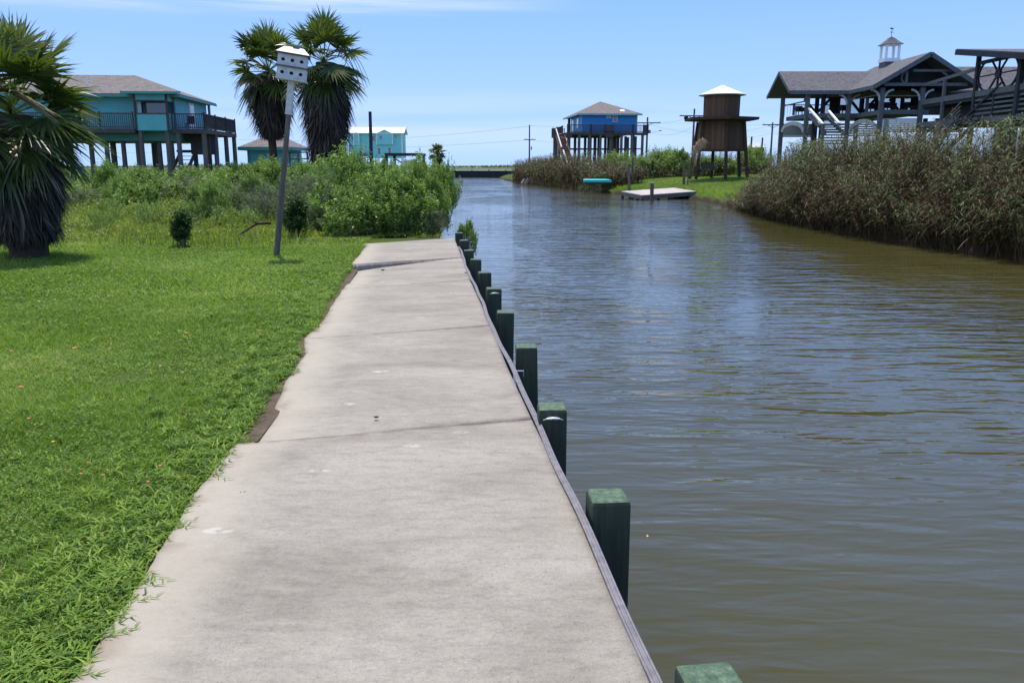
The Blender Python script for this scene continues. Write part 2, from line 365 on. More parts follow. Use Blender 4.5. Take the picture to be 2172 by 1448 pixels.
class MB:
    def __init__(s, T=None): s.v = []; s.f = []; s.T = T
    def add(s, vs, fs):
        b = len(s.v)
        if s.T: vs = [s.T(*p) for p in vs]
        s.v += [tuple(p) for p in vs]; s.f += [tuple(i+b for i in q) for q in fs]; return s
    def box(s, x0, x1, y0, y1, z0, z1):
        v = [(x0, y0, z0), (x1, y0, z0), (x1, y1, z0), (x0, y1, z0), (x0, y0, z1), (x1, y0, z1), (x1, y1, z1), (x0, y1, z1)]
        return s.add(v, [(0, 3, 2, 1), (4, 5, 6, 7), (0, 1, 5, 4), (1, 2, 6, 5), (2, 3, 7, 6), (3, 0, 4, 7)])
    def beam(s, p, q, w=.1, h=None, up=(0, 0, 1)):
        h = w if h is None else h
        p = Vector(p); q = Vector(q); d = (q-p).normalized(); u = Vector(up)
        if abs(d.dot(u)) > .98: u = Vector((0, 1, 0))
        a = d.cross(u).normalized(); c = a.cross(d).normalized()
        a = a*w/2; c = c*h/2
        v = [p-a-c, p+a-c, p+a+c, p-a+c, q-a-c, q+a-c, q+a+c, q-a+c]
        return s.add(v, [(0, 3, 2, 1), (4, 5, 6, 7), (0, 1, 5, 4), (1, 2, 6, 5), (2, 3, 7, 6), (3, 0, 4, 7)])
    def tube(s, pts, r, n=8, cap=True):
        pts = [Vector(p) for p in pts]; rs = r if isinstance(r, (list, tuple)) else [r]*len(pts)
        b = []; 
        for i, p in enumerate(pts):
            d = (pts[min(i+1, len(pts)-1)]-pts[max(i-1, 0)]).normalized()
            u = Vector((0, 0, 1)) if abs(d.z) < .95 else Vector((1, 0, 0))
            a = d.cross(u).normalized(); c = a.cross(d).normalized()
            for k in range(n):
                t = 2*math.pi*k/n; b.append(p+(a*math.cos(t)+c*math.sin(t))*rs[i])
        fs = []
        for i in range(len(pts)-1):
            for k in range(n):
                k2 = (k+1) % n; fs.append((i*n+k, i*n+k2, (i+1)*n+k2, (i+1)*n+k))
        if cap: fs += [tuple(range(n-1, -1, -1)), tuple((len(pts)-1)*n+k for k in range(n))]
        return s.add(b, fs)
    def slab(s, pts, t):
        """polygon thickened downwards by t"""
        n = len(pts); pts = [Vector(p) for p in pts]
        lo = [p-Vector((0, 0, t)) for p in pts]
        fs = [tuple(range(n)), tuple(range(2*n-1, n-1, -1))]
        for i in range(n): j = (i+1) % n; fs.append((i, i+n, j+n, j))
        return s.add(pts+lo, fs)
    def lathe(s, c, prof, n=24, cap=True):
        b = []; fs = []
        for (r, z) in prof:
            for k in range(n):
                t = 2*math.pi*(k+.5)/n; b.append((c[0]+r*math.cos(t), c[1]+r*math.sin(t), z))
        m = len(prof)
        for i in range(m-1):
            for k in range(n):
                k2 = (k+1) % n; fs.append((i*n+k, i*n+k2, (i+1)*n+k2, (i+1)*n+k))
        if cap: fs += [tuple(range(n-1, -1, -1)), tuple((m-1)*n+k for k in range(n))]
        return s.add(b, fs)
    def arch(s, a, b_, rise, w=.12, h=.22, n=14):
        a = Vector(a); b_ = Vector(b_); prev = None
        for i in range(n+1):
            t = math.pi*i/n; p = a+(b_-a)*(1-math.cos(t))/2+Vector((0, 0, rise*math.sin(t)))
            if prev is not None: s.beam(prev, p+(p-prev)*.08, w, h)
            prev = p
        return s
    def build(s, name, mat, parent=None, smooth=False, off=None):
        if off is None: off = OFF[parent.name] if parent is not None else Vector((0, 0, 0))
        me = bpy.data.meshes.new(name)
        me.from_pydata([tuple(Vector(p)-Vector(off)) for p in s.v], [], s.f); me.update()
        if smooth: me.polygons.foreach_set('use_smooth', [True]*len(me.polygons))
        me.materials.append(mat)
        o = bpy.data.objects.new(name, me); COL.objects.link(o)
        if parent is not None: o.parent = parent
        else: o.location = off
        OFF[o.name] = Vector(off); return o
def frame_at(origin, ang):
    """local (u right, v away from the camera, z) -> world, turned by ang"""
    c, s_ = math.cos(ang), math.sin(ang); ox, oy = origin[:2]
    return lambda u, v, z: (ox+u*c-v*s_, oy+u*s_+v*c, z)
def part(name, mat, parent, fn, T=None):
    mb = MB(T); fn(mb); return mb.build(name, mat, parent)
def copy_tree(o, parent=None):
    c = o.copy(); COL.objects.link(c)
    if parent is not None: c.parent = parent
    for ch in [x for x in o.children]: copy_tree(ch, c)
    return c

# ribbons: the one generator behind grass, leaves, reeds and fronds
def ribbons(base, d, bend, L, W, side, K=3, prof=None):
    base = np.asarray(base, float); n = len(base)
    t = np.linspace(0, 1, K+1)
    if prof is None: prof = np.array([1-.97*x**1.6 for x in t])
    L = np.broadcast_to(L, (n,)); W = np.broadcast_to(W, (n,))
    c = base[:, None, :]+d[:, None, :]*(L[:, None]*t)[:, :, None]+bend[:, None, :]*(L[:, None]*t**2)[:, :, None]
    off = side[:, None, :]*(W[:, None]*np.asarray(prof)[None, :]*.5)[:, :, None]
    V = np.stack([c-off, c+off], axis=2).reshape(-1, 3)
    b = (np.arange(n)*(2*(K+1)))[:, None, None]
    i = (np.arange(K)*2)[None, :, None]
    q = np.array([0, 1, 3, 2])[None, None, :]
    return V, (b+i+q).reshape(-1, 4)
class RB:
    def __init__(s): s.V = []; s.F = []; s.T = []; s.n = 0
    def add(s, tint, *a, **k):
        V, Fc = ribbons(*a, **k); s.V.append(V); s.F.append(Fc+s.n); s.n += len(V)
        per = len(V)//len(a[0]); s.T.append(np.repeat(np.broadcast_to(tint, (len(a[0]),)), per)); return s
    def arr(s): return np.concatenate(s.V), np.concatenate(s.F), np.concatenate(s.T)
    def build(s, name, mat, parent=None, off=None):
        V, Fc, T = s.arr(); return npmesh(name, V, Fc, mat, parent, {'tint': T}, off=off)
def nrm(a): return a/np.maximum(1e-9, np.linalg.norm(a, axis=1, keepdims=True))
def horiz(az): return np.stack([np.cos(az), np.sin(az), 0*az], 1)
def crossn(a, b): return nrm(np.cross(a, b))
ZUP = np.array([0., 0, 1])

# ------------------------------------------------------------------ terrain, walkway, water
WATER = -1.0
RE = [(.55, 1.0), (.47, 2.31), (.41, 2.9), (.32, 3.76), (.16, 5.08), (.0, 6.44), (-.31, 9.4), (-.56, 11.59), (-.84, 14.44), (-1.27, 18.57)]
LE = [(-1.37, 1.0), (-1.40, 2.31), (-1.42, 2.63), (-1.48, 3.21), (-1.575, 3.88), (-1.64, 4.58), (-1.57, 4.66), (-1.60, 5.3), (-1.74, 6.14), (-1.80, 7.0), (-1.95, 7.55), (-2.05, 8.8), (-2.18, 10.09), (-2.31, 11.35), (-2.50, 13.08), (-2.62, 13.5), (-3.0, 17.3)]
def interp(pts, y):
    ys = [p[1] for p in pts]; xs = [p[0] for p in pts]; return np.interp(y, ys, xs)
def re_x(y):
    y = np.asarray(y, float)
    return np.where(y < 18.57, interp(RE, y), -1.27-.100*(y-18.57))
def le_x(y): return interp(LE, y)
RBK = [(14.5, 5), (14.4, 22.98), (13.7, 26), (13.3, 29), (13.0, 33), (12.95, 38), (13.2, 44), (13.9, 50), (13.9, 56), (14.2, 62), (14.0, 67), (12.8, 70.5), (9.9, 76), (8.5, 81), (5.6, 98), (2.2, 118), (-.5, 140), (-2.6, 165)]
def rb_x(y): return interp(RBK, y)

def left_h(x, y):
    h = .05*np.sin(x*.9+1)*np.cos(y*.6)+.22*np.clip((y-19)/20, 0, 1)+.10*np.clip((y-40)/60, 0, 1)
    near = np.clip((re_x(y)-1.2-x)/2., 0, 1)
    return h*np.clip((-1.9-.09*y*.6-x)/3, 0, 1)-.035
def grid(xs, ys, hf):
    pass
BW = [(a_, b_*.62) for a_, b_ in [(0, .0), (2.9, .01), (3.1, .06), (3.35, .05), (3.45, .0), (3.75, .0), (3.9, .07), (4.1, .0), (4.62, .0), (4.75, .13), (5.6, .15), (6.0, .07), (6.3, .02), (7.1, .07), (7.6, .12), (8.0, .02), (8.9, .04), (9.8, .15), (10.6, .06), (11.5, .16), (12.6, .13), (13.2, .05), (15, .03), (17, .02), (60, .02)]]
def bare_w(y): return interp([(b, a) for a, b in BW], y)
# left lawn: rows follow the walkway's ragged edge
ys = np.unique(np.concatenate([np.linspace(.5, 19, 260), np.geomspace(19, 186, 60)]))
ts = np.concatenate([np.linspace(0, .0022, 30), np.linspace(.003, .04, 22), np.geomspace(.045, 1, 50)])
ed = np.where(ys < 17.4, le_x(ys)+.03, np.where(ys < 18.9, le_x(np.minimum(ys, 17.3))+.03+0*ys, re_x(ys)-.15))
ed = np.where((ys >= 17.4) & (ys < 18.95), np.interp(ys, [17.4, 18.95], [-3.0, -1.4]), ed)
left = -260.
GX = ed[:, None]+(left-ed[:, None])*ts[None, :]**1.0
GY = np.repeat(ys[:, None], len(ts), 1)
GZ = left_h(GX, GY)
dist = ed[:, None]-GX
bank = (ys > 18.95)[:, None]
GZ = np.where(bank, -1.15+(GZ+1.15)*np.clip(dist/1.3, 0, 1)**.6, GZ)
dirt = np.where(bank, np.clip(1.2-dist/1.3, 0, 1), np.clip(1.05-(dist-bare_w(GY))/.07, 0, 1)*np.clip(dist*0+1.4*(bare_w(GY) > .015)+.35, 0, 1.1))
nr, nc = GX.shape
V = np.stack([GX, GY, GZ], 2).reshape(-1, 3)
ii = (np.arange(nr-1)[:, None]*nc+np.arange(nc-1)[None, :]).ravel()
Fc = np.stack([ii, ii+nc, ii+nc+1, ii+1], 1)
o = npmesh('lawn', V, Fc, M['ground'], attrs={'dirt': dirt.ravel()}, smooth=True); tag(o, 'green lawn and scrub ground left of the canal', kind='structure')

def rh(x, y):
    d = x-rb_x(y)
    h = np.interp(d, [0, .3, 1.2, 4, 9, 15, 40], [-1.15, -.75, -.42, -.05, .35, .62, .72])
    return h+.05*np.sin(x*.7)*np.sin(y*.5)*np.clip(d/4, 0, 1)
ys = np.concatenate([np.linspace(3, 90, 130), np.linspace(92, 186, 30)])
ds = np.concatenate([np.linspace(0, 5, 22), np.geomspace(5.5, 300, 34)])
GX = rb_x(ys)[:, None]+ds[None, :]; GX[:, 0] -= 0; GY = np.repeat(ys[:, None], len(ds), 1)
wob = .18*np.sin(GY*1.7)+.1*np.sin(GY*4.1)
GX = GX+wob*np.exp(-ds/3)[None, :]
GZ = rh(GX-wob*np.exp(-ds/3)[None, :], GY)
nr, nc = GX.shape
V = np.stack([GX, GY, GZ], 2).reshape(-1, 3)
ii = (np.arange(nr-1)[:, None]*nc+np.arange(nc-1)[None, :]).ravel()
o = npmesh('bank', V, np.stack([ii, ii+1, ii+nc+1, ii+nc], 1), M['bankground'], attrs={'dirt': np.clip(1.1-(GX-rb_x(GY))/.55, 0, 1).ravel()}, smooth=True)
tag(o, 'far bank lawn sloping down to the canal on the right', kind='structure')

mb = MB(); mb.add([(-60, -12, WATER), (16, -12, WATER), (16, 60, WATER), (16, 187, WATER), (-60, 187, WATER)], [(0, 1, 2, 3, 4)])
tag(mb.build('water', M['water']), 'rippled brown canal water reflecting the sky', kind='structure')
mb = MB(); mb.add([(-1.0, -12, WATER-1.2), (16, -12, WATER-1.2), (16, 187, WATER-1.2), (-60, 187, WATER-1.2)], [(0, 1, 2, 3)])
# land beyond the canal's end, out to the horizon
mb = MB(); mb.slab([(-600, 186.3, .35), (600, 186.3, .35), (1500, 5200, .35), (-1500, 5200, .35)], 3)
tag(mb.build('far_land', M['far']), 'flat grassy land beyond the end of the canal', kind='structure')
mb = MB(); mb.slab([(-140, 262, .75), (30, 262, .75), (30, 275, .75), (-140, 275, .75)], .35)
tag(mb.build('road', M['sand']), 'pale road crossing behind the canal end', kind='structure')
# far dune / brush band
rb = RB(); n = 9000
bx = rng.uniform(-260, 420, n); by = rng.uniform(286, 330, n)
dd = nrm(np.stack([rng.normal(0, .3, n), rng.normal(0, .3, n), np.ones(n)], 1))
rb.add(rng.uniform(.0, 1, n), np.stack([bx, by, np.full(n, .3)], 1), dd, horiz(rng.uniform(0, 6.28, n))*.3, rng.uniform(.5, 1.9, n)*(1+.3*np.sin(bx*.05)), rng.uniform(.6, 1.6, n), horiz(rng.uniform(-.6, .6, n)), K=2)
tag(rb.build('dune_grass', M['shrub_grey']), 'low brush along the horizon behind the canal end', kind='stuff', cat='brush')

# walkway: five concrete slabs, their grass side sagging, in one path
JT = [[(-1.72, 1.0), (.60, 1.0)], [G(490, 941), G(1142, 888)], [G(640, 722), G(1052, 690)], [G(735, 612), G(1006, 593)], [G(748, 566), G(986, 546)], [G(766, 519), G(967, 505)]]
def yline(j, x):
    (x0, y0), (x1, y1) = JT[j]; return y0+(y1-y0)*(x-x0)/(x1-x0)
mb_v = []; mb_f = []; eA = []; jA = []
base = 0
for s_ in range(5):
    NU, NV = 40, 60 if s_ == 0 else 40
    g = .012
    vv = []
    for j in range(NV+1):
        tv = j/NV
        for i in range(NU+1):
            tu = i/NU
            # solve for the y of this across-line
            x = -1.5; y = 5
            for _ in range(6):
                ya = yline(s_, x)+(.010 if s_ else 0); yb = yline(s_+1, x)-.010
                y = ya+(yb-ya)*tv
                lx = float(le_x(y))
                if s_ == 4: lx = -3.06+.55*0+ (y-16.9)*.02 if y > 16.9 else lx
                x = lx+(float(re_x(y))-.035-lx)*tu
            z = 0
            if s_ == 0: z = .012*(1-tu)*math.sin(tv*3)
            if s_ == 1: z = -.055*(1-tu)**2*(1-tv)*1+.02*tv*(1-tu)
            if s_ == 2: z = -.03*(1-tu)**1.5*math.sin(math.pi*tv)
            if s_ == 3: z = -.055*(1-tu)**1.5*tv-.02*(1-tu)
            if s_ == 4: z = .006+.034*(1-tu)*(1-tv*.7)
            ragged = .008*math.sin(y*3.1)+.005*math.sin(y*11+1)+.003*math.sin(y*41)
            x2 = x+ragged*max(0, 1-tu*12)
            vv.append((x2, y, z)); eA.append(tu*(float(re_x(y))-lx)/2.0); 
            dj = min(tv, 1-tv)*((yline(s_+1, -1)-yline(s_, -1)))
            jA.append(max(0, 1-dj/.035)*.9)
    nb = base; mb_v += vv
    W_ = NU+1
    for j in range(NV):
        for i in range(NU):
            a = nb+j*W_+i; mb_f.append((a, a+1, a+W_+1, a+W_))
    base += len(vv)
    # skirt
    loop = [j*W_+NU for j in range(NV+1)]+[NV*W_+i for i in range(NU-1, -1, -1)]+[j*W_ for j in range(NV-1, -1, -1)]+[i for i in range(1, NU)]
    lo = len(vv)
    for k in loop: x, y, z = vv[k]; mb_v.append((x, y, z-.13)); eA.append(.3); jA.append(.5)
    m_ = len(loop)
    for k in range(m_):
        k2 = (k+1) % m_; mb_f.append((nb+loop[k2], nb+loop[k], base+k, base+k2))
    base += m_
o = npmesh('walkway', mb_v, np.array(mb_f), M['concrete'], attrs={'edge': eA, 'joint': jA}, smooth=False)
tag(o, 'grey concrete walkway of cracked slabs along the canal', kind='structure')
# soil under the walkway so that open joints are dark
mb = MB(); mb.add([(-1.75, .5, -.10), (.45, .5, -.10), (-1.3, 18.5, -.10), (-3.05, 17, -.10)], [(0, 1, 2, 3)])
tag(mb.build('soil', M['mud']), 'dark soil in the open joints under the walkway', kind='structure')

# bulkhead sheet under the walkway edge
yy = list(np.linspace(.6, 18.7, 30))
bt = thing('bulkhead_wall', 'timber bulkhead below the walkway edge holding back the soil', 'bulkhead', (float(re_x(9)), 9, -.1))
mb = MB()
for a, b_ in zip(yy[:-1], yy[1:]):
    mb.beam((float(re_x(a))-.02, a, -.66), (float(re_x(b_))-.02, b_, -.66), .05, 1.05)
mb.build('sheeting', M['bluegrey_dark'], bt)
mb = MB()
for a, b_ in zip(yy[:-1], yy[1:]):
    mb.beam((float(re_x(a))+.04, a, -.34), (float(re_x(b_))+.04, b_, -.34), .06, .14)
mb.build('wale', M['pile'], bt)

# pilings -----------------------------------------------------------
PY = [(2.10, .60), (3.50, .447), (4.96, .255), (6.73, .12), (8.46, -.07), (10.06, -.23), (11.76, -.40), (13.26, -.59), (14.93, -.79), (16.74, -.98), (18.9, -1.22)]
PL = ['green square piling nearest the camera, its top cut by the bottom frame edge', 'big green square piling with knotty top, second from the camera',
      'green piling with a silver cleat, third from the camera', 'green piling with bare weathered brown top beside the metal clip',
      'dark green square piling fifth from the camera, no cleat', 'dark green piling with a silver cleat, sixth from the camera',
      'dark green piling just beyond the farther cleat, seventh from the camera', 'dark green piling eighth from the camera beside the raised slab',
      'dark green piling third from the far end of the row', 'dark green piling second from the far end of the row', 'dark green piling at the far end by the shrub in the water']
def pile_mesh(seed):
    r = random.Random(seed); mb = MB(); a = .089
    zt = 0; prof = [(-2.4, 0), (-.02, 0), (-.006, .004), (0, .012)]
    vs = []; 
    for z, ins in prof:
        for sx, sy in ((-1, -1), (1, -1), (1, 1), (-1, 1)):
            c = .006
            for dx, dy in (((0, c), (c, 0)), ((-c, 0), (0, c)), ((0, -c), (-c, 0)), ((c, 0), (0, -c)))[[(-1, -1), (1, -1), (1, 1), (-1, 1)].index((sx, sy))]:
                vs.append((sx*(a-ins)+dx+r.uniform(-.001, .001), sy*(a-ins)+dy+r.uniform(-.001, .001), z))
    fs = []
    for i in range(len(prof)-1):
        for k in range(8): fs.append((i*8+k, i*8+(k+1) % 8, (i+1)*8+(k+1) % 8, (i+1)*8+k))
    fs.append(tuple(24+k for k in range(8)))
    mb.add(vs, fs); return mb
for i, (y, x) in enumerate(PY):
    mbx = pile_mesh(i)
    top = .10+.012*math.sin(i*3)
    cleat = i in (2, 5)
    if cleat:
        t = thing('piling', PL[i], 'piling', (x, y+.089, top), 'green pilings along the walkway'); OFF[t.name] = Vector((0, 0, 0))
        mbx.build('post', M['pile'], t, off=Vector((0, 0, 0)))
        c = MB(); zc = -.055; yc = -.115
        c.tube([(-.062, yc+.004, zc-.006), (-.04, yc-.004, zc+.003), (0, yc-.006, zc+.006), (.04, yc-.004, zc+.003), (.062, yc+.004, zc-.006)], [.003, .0055, .008, .0055, .003], 8)
        c.tube([(-.018, yc, zc), (-.018, -.088, zc)], .007, 8); c.tube([(.018, yc, zc), (.018, -.088, zc)], .007, 8)
        c.box(-.032, .032, -.093, -.0895, zc-.01, zc+.01)
        c.build('cleat', M['steel'], t, off=Vector((0, 0, 0)), smooth=False)
    else:
        o = mbx.build('piling', M['pile']); o.location = (x, y+.089, top); tag(o, PL[i], 'piling', 'green pilings along the walkway')
    (t if cleat else o).rotation_euler = (R(random.uniform(-1.3, 1.3)), R(random.uniform(-1.3, 1.3)), R(5.5+random.uniform(-4, 4)))
# conduit: a ribbed flat cable along the slab edge
mb = MB()
cy = np.linspace(1.2, 16.6, 150)
for k in range(4):
    pts = []
    for y in cy:
        wob = .018*math.sin(y*1.3)+.008*math.sin(y*4.1)
        pts.append((float(re_x(y))-.012+wob*.6+(k-1.5)*.0085, y, .004+.006*math.sin(y*2.2)-(.0 if y < 12 else .004)+.004*(k % 2)))
    mb.tube(pts, .0062, 6)
o = mb.build('cable', M['rope'], smooth=True); tag(o, 'grey ribbed cable running along the water edge of the walkway', 'cable')
mb = MB(); cx, cyy = G(1103, 790); mb.box(cx-.03, cx+.03, cyy-.008, cyy+.008, .012, .016); mb.box(cx+.026, cx+.030, cyy-.008, cyy+.008, -.03, .012)
tag(mb.build('clip', M['steel']), 'small metal clip holding the cable beside the fourth piling', 'clip')
# droppings and stones on the slab
for (px, py, s_, lb) in [(798, 886, .016, 'dark pebble on the middle of the second slab'), (511, 1046, .011, 'small dark pebble, left of the pair near the lawn edge'), (519, 1045, .011, 'small dark pebble, right of the pair near the lawn edge'), (545, 938, .013, 'dark pebble lying in the first joint at the grass side'),
                         (748, 1052, .006, 'tiny dark speck of gravel mid slab'), (812, 574, .03, 'dark clump of dirt on the slab before the raised joint'), (988, 579, .018, 'dark pebble by the cable on the fourth slab'), (1307, 1253, .008, 'tiny brown stone beside the cable on the near slab')]:
    gx, gy = G(px, py); mb = MB(); n = 7
    vs = []
    for a in range(4):
        for b_ in range(n):
            r = s_*math.sin((a+.6)/4.2*math.pi)*random.uniform(.7, 1.1)
            vs.append((r*math.cos(6.28*b_/n)*1.2, r*math.sin(6.28*b_/n), s_*.55*(1-math.cos((a+.4)/4*math.pi))*.7))
    fs = [(a*n+b_, a*n+(b_+1) % n, (a+1)*n+(b_+1) % n, (a+1)*n+b_) for a in range(3) for b_ in range(n)]+[tuple(3*n+k for k in range(n))]
    mb.add(vs, fs); o = mb.build('pebble', M['pebble']); o.location = (gx, gy, .0); tag(o, lb, 'pebble')
gx, gy = G(1373, 1139, WATER)
rb = RB(); rb.add(np.array([.8]), np.array([[gx, gy, WATER+.004]]), np.array([[.2, .97, .0]]), np.array([[0, 0, .1]]), .032, .015, np.array([[.97, -.2, 0]]), K=5, prof=[.2, .8, 1, .8, .5, .1])
tag(rb.build('fallen_leaf', M['yellow']), 'small yellow leaf floating on the brown water near the big piling', 'leaf')
# ------------------------------------------------------------------ vegetation
def lump(x, y, f=1., s=0.):
    return (np.sin(x*1.7*f+s)+np.sin(y*2.1*f+1.3*s+2)+np.sin((x+y)*1.1*f+.7)+np.sin((x-1.4*y)*2.9*f+s*2)*.6)/3.6
def rdir(n, up, spread):
    return nrm(np.stack([rng.normal(0, spread, n), rng.normal(0, spread, n), np.full(n, up)+rng.normal(0, .15, n)], 1))
def lawn_pts(y0, y1, dens, marg=.8):
    n = int(dens*(y1-y0)*(.62*y1+marg)); y = rng.uniform(y0, y1, n); x = rng.uniform(-(.62*y1+marg), 0, n)
    e = le_x(y)
    lim = e-.012+.03*np.maximum(0, lump(x*0+1, y, 3.))*(bare_w(y) < .03)
    d = lim-x
    bare = bare_w(y)+.012
    keep = (d > bare*rng.uniform(.4, 1.3, n)) & (x > -(.62*y+marg)) & (y < np.where(x > -3.2, 17.4, 40))
    # worn thin patches
    keep &= ~((lump(x, y, 1.9, 5) > .78) & (rng.random(n) < .75))
    return x[keep], y[keep]
rb = RB()
for (y0, y1, dens, h0, h1, w0, w1, K) in ((1.6, 3.4, 10000, .035, .085, .003, .0065, 3), (3.4, 6, 7500, .035, .085, .004, .008, 2), (6, 10, 3600, .04, .085, .006, .011, 2), (10, 20.5, 1300, .05, .10, .012, .02, 2)):
    x, y = lawn_pts(y0, y1, dens); n = len(x)
    az = rng.uniform(0, 6.283, n); dv = rdir(n, 1, .55); bd = horiz(az)*rng.uniform(.2, .9, n)[:, None]-ZUP*.25
    side = horiz(rng.uniform(0, 6.283, n))
    tall = 1+.5*lump(x, y, .9, 2)
    tint = np.clip(.46+.24*lump(x, y, .8, 1)+.16*lump(x, y, 2.3, 4)+rng.normal(0, .17, n)+(rng.random(n) < .05)*.5, 0, 1)
    rb.add(tint, np.stack([x, y, left_h(x, y)-.004], 1), dv, bd, rng.uniform(h0, h1, n)*tall, rng.uniform(w0, w1, n), side, K=K)
tag(rb.build('lawn_grass', M['grass']), 'short mown green grass of the near lawn', 'grass', kind='stuff')

# low broad-leaved lawn weeds: small leaves everywhere, rosettes of wide blades along the walkway
rb = RB()
for (y0, y1, dens, s0, s1) in ((1.6, 4.5, 2200, .009, .021), (4.5, 9, 800, .013, .026), (9, 19, 220, .03, .05)):
    x, y = lawn_pts(y0, y1, dens); k = lump(x, y, 1.4, 9) > -.25; x, y = x[k], y[k]; n = len(x)
    dv = nrm(horiz(rng.uniform(0, 6.283, n))+ZUP*rng.uniform(.05, .9, n)[:, None])
    side = crossn(dv, np.tile(ZUP, (n, 1))); L = rng.uniform(s0, s1, n)
    rb.add(np.clip(.5+rng.normal(0, .22, n), 0, 1), np.stack([x, y, left_h(x, y)+rng.uniform(.01, .05, n)], 1), dv, np.tile(-ZUP*.3, (n, 1)), L, L*.55, side, K=3, prof=[.25, 1, .9, .1])
tag(rb.build('clover', M['clover']), 'low clover leaves mixed into the lawn', 'clover', kind='stuff')
rb = RB()
cl = []
for _ in range(2300):
    y = 1.7+random.random()**1.5*13; d = abs(random.gauss(0, .30))-.01
    bw_ = float(bare_w(y))
    if bw_ > .02 and d < bw_*1.15: d = bw_*1.1+random.random()*.1
    cl.append((float(le_x(y))-d+.03*random.random()*(bw_ < .02), y, random.uniform(.55, 1.0)))
for _ in range(520):
    y = 1.8+random.random()*9; cl.append((float(le_x(y))-random.random()*(.5*y+1), y, random.uniform(.6, 1.1)))
for (cx_, cy_, s_) in cl:
    m_ = random.randint(7, 15); az = rng.uniform(0, 6.283, m_)
    up = rng.uniform(.2, 2.2, m_); dv = nrm(horiz(az)+ZUP*up[:, None]); side = crossn(dv, np.tile(ZUP, (m_, 1)))
    L = rng.uniform(.025, .085, m_)*s_*random.uniform(.7, 1.25); base_ = np.stack([cx_+rng.normal(0, .018, m_), cy_+rng.normal(0, .018, m_), np.full(m_, .0)], 1)
    rb.add(np.clip(rng.normal(.45, .28)+rng.normal(0, .15, m_), 0, 1), base_, dv, horiz(az)*.35-ZUP*.45, L, rng.uniform(.005, .0115, m_)*(.6+s_*.5), side, K=4, prof=[.55, 1, .85, .5, .04])
    # a few runners onto the concrete
    if random.random() < .16 and cx_ > float(le_x(cy_))-.05:
        q = 5; a0 = random.uniform(-.6, .9); dv = np.tile(np.array([[math.cos(a0), math.sin(a0), .12]]), (q, 1)); bs = np.array([[cx_+.02+k*.022*math.cos(a0), cy_+k*.022*math.sin(a0), .018] for k in range(q)])
        sgn = np.array([1, -1, 1, -1, 1]); dv = nrm(dv+np.stack([-np.sin(a0)*sgn*.8, np.cos(a0)*sgn*.8, 0*sgn], 1)); rb.add(.5, bs, dv, np.tile(-ZUP*.2, (q, 1)), .045, .006, crossn(dv, np.tile(ZUP, (q, 1))), K=3)
tag(rb.build('weeds', M['weed']), 'broad bladed crabgrass and weeds spilling over the walkway edge', 'weeds', kind='stuff')

# tiny flowers in the lawn
def flower(name, mat, size, pet=5, h_=.055):
    r = RB(); az = np.arange(pet)*6.283/pet; dv = nrm(horiz(az)+ZUP*.5)
    r.add(np.linspace(.2, .9, pet), np.tile(np.array([[0, 0, h_]]), (pet, 1)), dv, np.tile(-ZUP*.3, (pet, 1)), size, size*.8, crossn(dv, np.tile(ZUP, (pet, 1))), K=3, prof=[.3, .9, 1, .3])
    return r.build(name, mat)
FL = [(160, 740, 1.5, 'largest red flower in the lawn, by itself at the left'), (550, 703, 1.2, 'orange flower near the bulge in the lawn edge by the walkway'), (395, 708, 1.1, 'pale orange flower in mid lawn, left of the one by the walkway'),
      (127, 660, .9, None), (45, 822, 1.1, None), (567, 657, .8, None), (29, 655, .8, None), (345, 776, .7, None), (610, 646, .8, None), (18, 745, .8, None), (390, 792, .8, None), (232, 740, .8, None), (680, 552, 1.4, None), (640, 560, 1.2, None),
      (472, 570, 1.1, None), (300, 560, 1.1, None), (95, 600, 1.0, None), (230, 590, 1., None), (146, 1000, .8, None), (188, 985, .55, None), (165, 1008, .6, None), (215, 1011, .6, None), (310, 1024, .5, None), (380, 1015, .5, None), (338, 990, .6, None), (60, 890, .7, None), (260, 850, .6, None), (505, 780, .7, None), (430, 640, .8, None), (700, 600, .8, None)]
f0 = None
for (px, py, s_, lb) in FL:
    gx, gy = G(px, py, .05)
    if f0 is None: f0 = flower('lawn_flower', M['petal'], .017); o = f0
    else: o = f0.copy(); COL.objects.link(o)
    o.location = (gx, gy, 0); o.scale = (s_,)*3; o.rotation_euler = (R(random.uniform(-25, 10)), 0, random.random()*6)
    o.scale[2] = 1.1
    tag(o, lb or 'tiny orange red flower scattered in the mown lawn', 'flower', 'small red flowers in the lawn')
f1 = None
for (px, py, lb) in ((487, 908, 'yellow flower at the lawn edge beside the first walkway joint'), (113, 938, 'small yellow flower in the near left lawn')):
    gx, gy = G(px, py, .05)
    if f1 is None: f1 = flower('lawn_flower', M['yellow'], .013); o = f1
    else: o = f1.copy(); COL.objects.link(o)
    o.location = (gx, gy, 0); tag(o, lb, 'flower', 'small yellow flowers in the lawn')

# grass of the far bank
rb = RB(); n = 60000
y = rng.uniform(40, 92, n); x = rb_x(y)+rng.random(n)**1.3*22
z = rh(x, y); k = (x-rb_x(y) > .5); x, y, z = x[k], y[k], z[k]; n = len(x)
edge_ = np.exp(-((x-rb_x(y)-1)/.9)**2)
rb.add(np.clip(.6+.2*lump(x, y, .3)+rng.normal(0, .13, n)-.1*edge_, 0, 1), np.stack([x, y, z-.02], 1), rdir(n, 1, .45), horiz(rng.uniform(0, 6.28, n))*.4, rng.uniform(.06, .13, n)*(1+2.2*edge_*rng.random(n)), rng.uniform(.03, .06, n), horiz(rng.uniform(0, 6.28, n)), K=2)
tag(rb.build('bank_grass', M['grass']), 'mown grass of the far bank lawn round the tower', 'grass', kind='stuff')

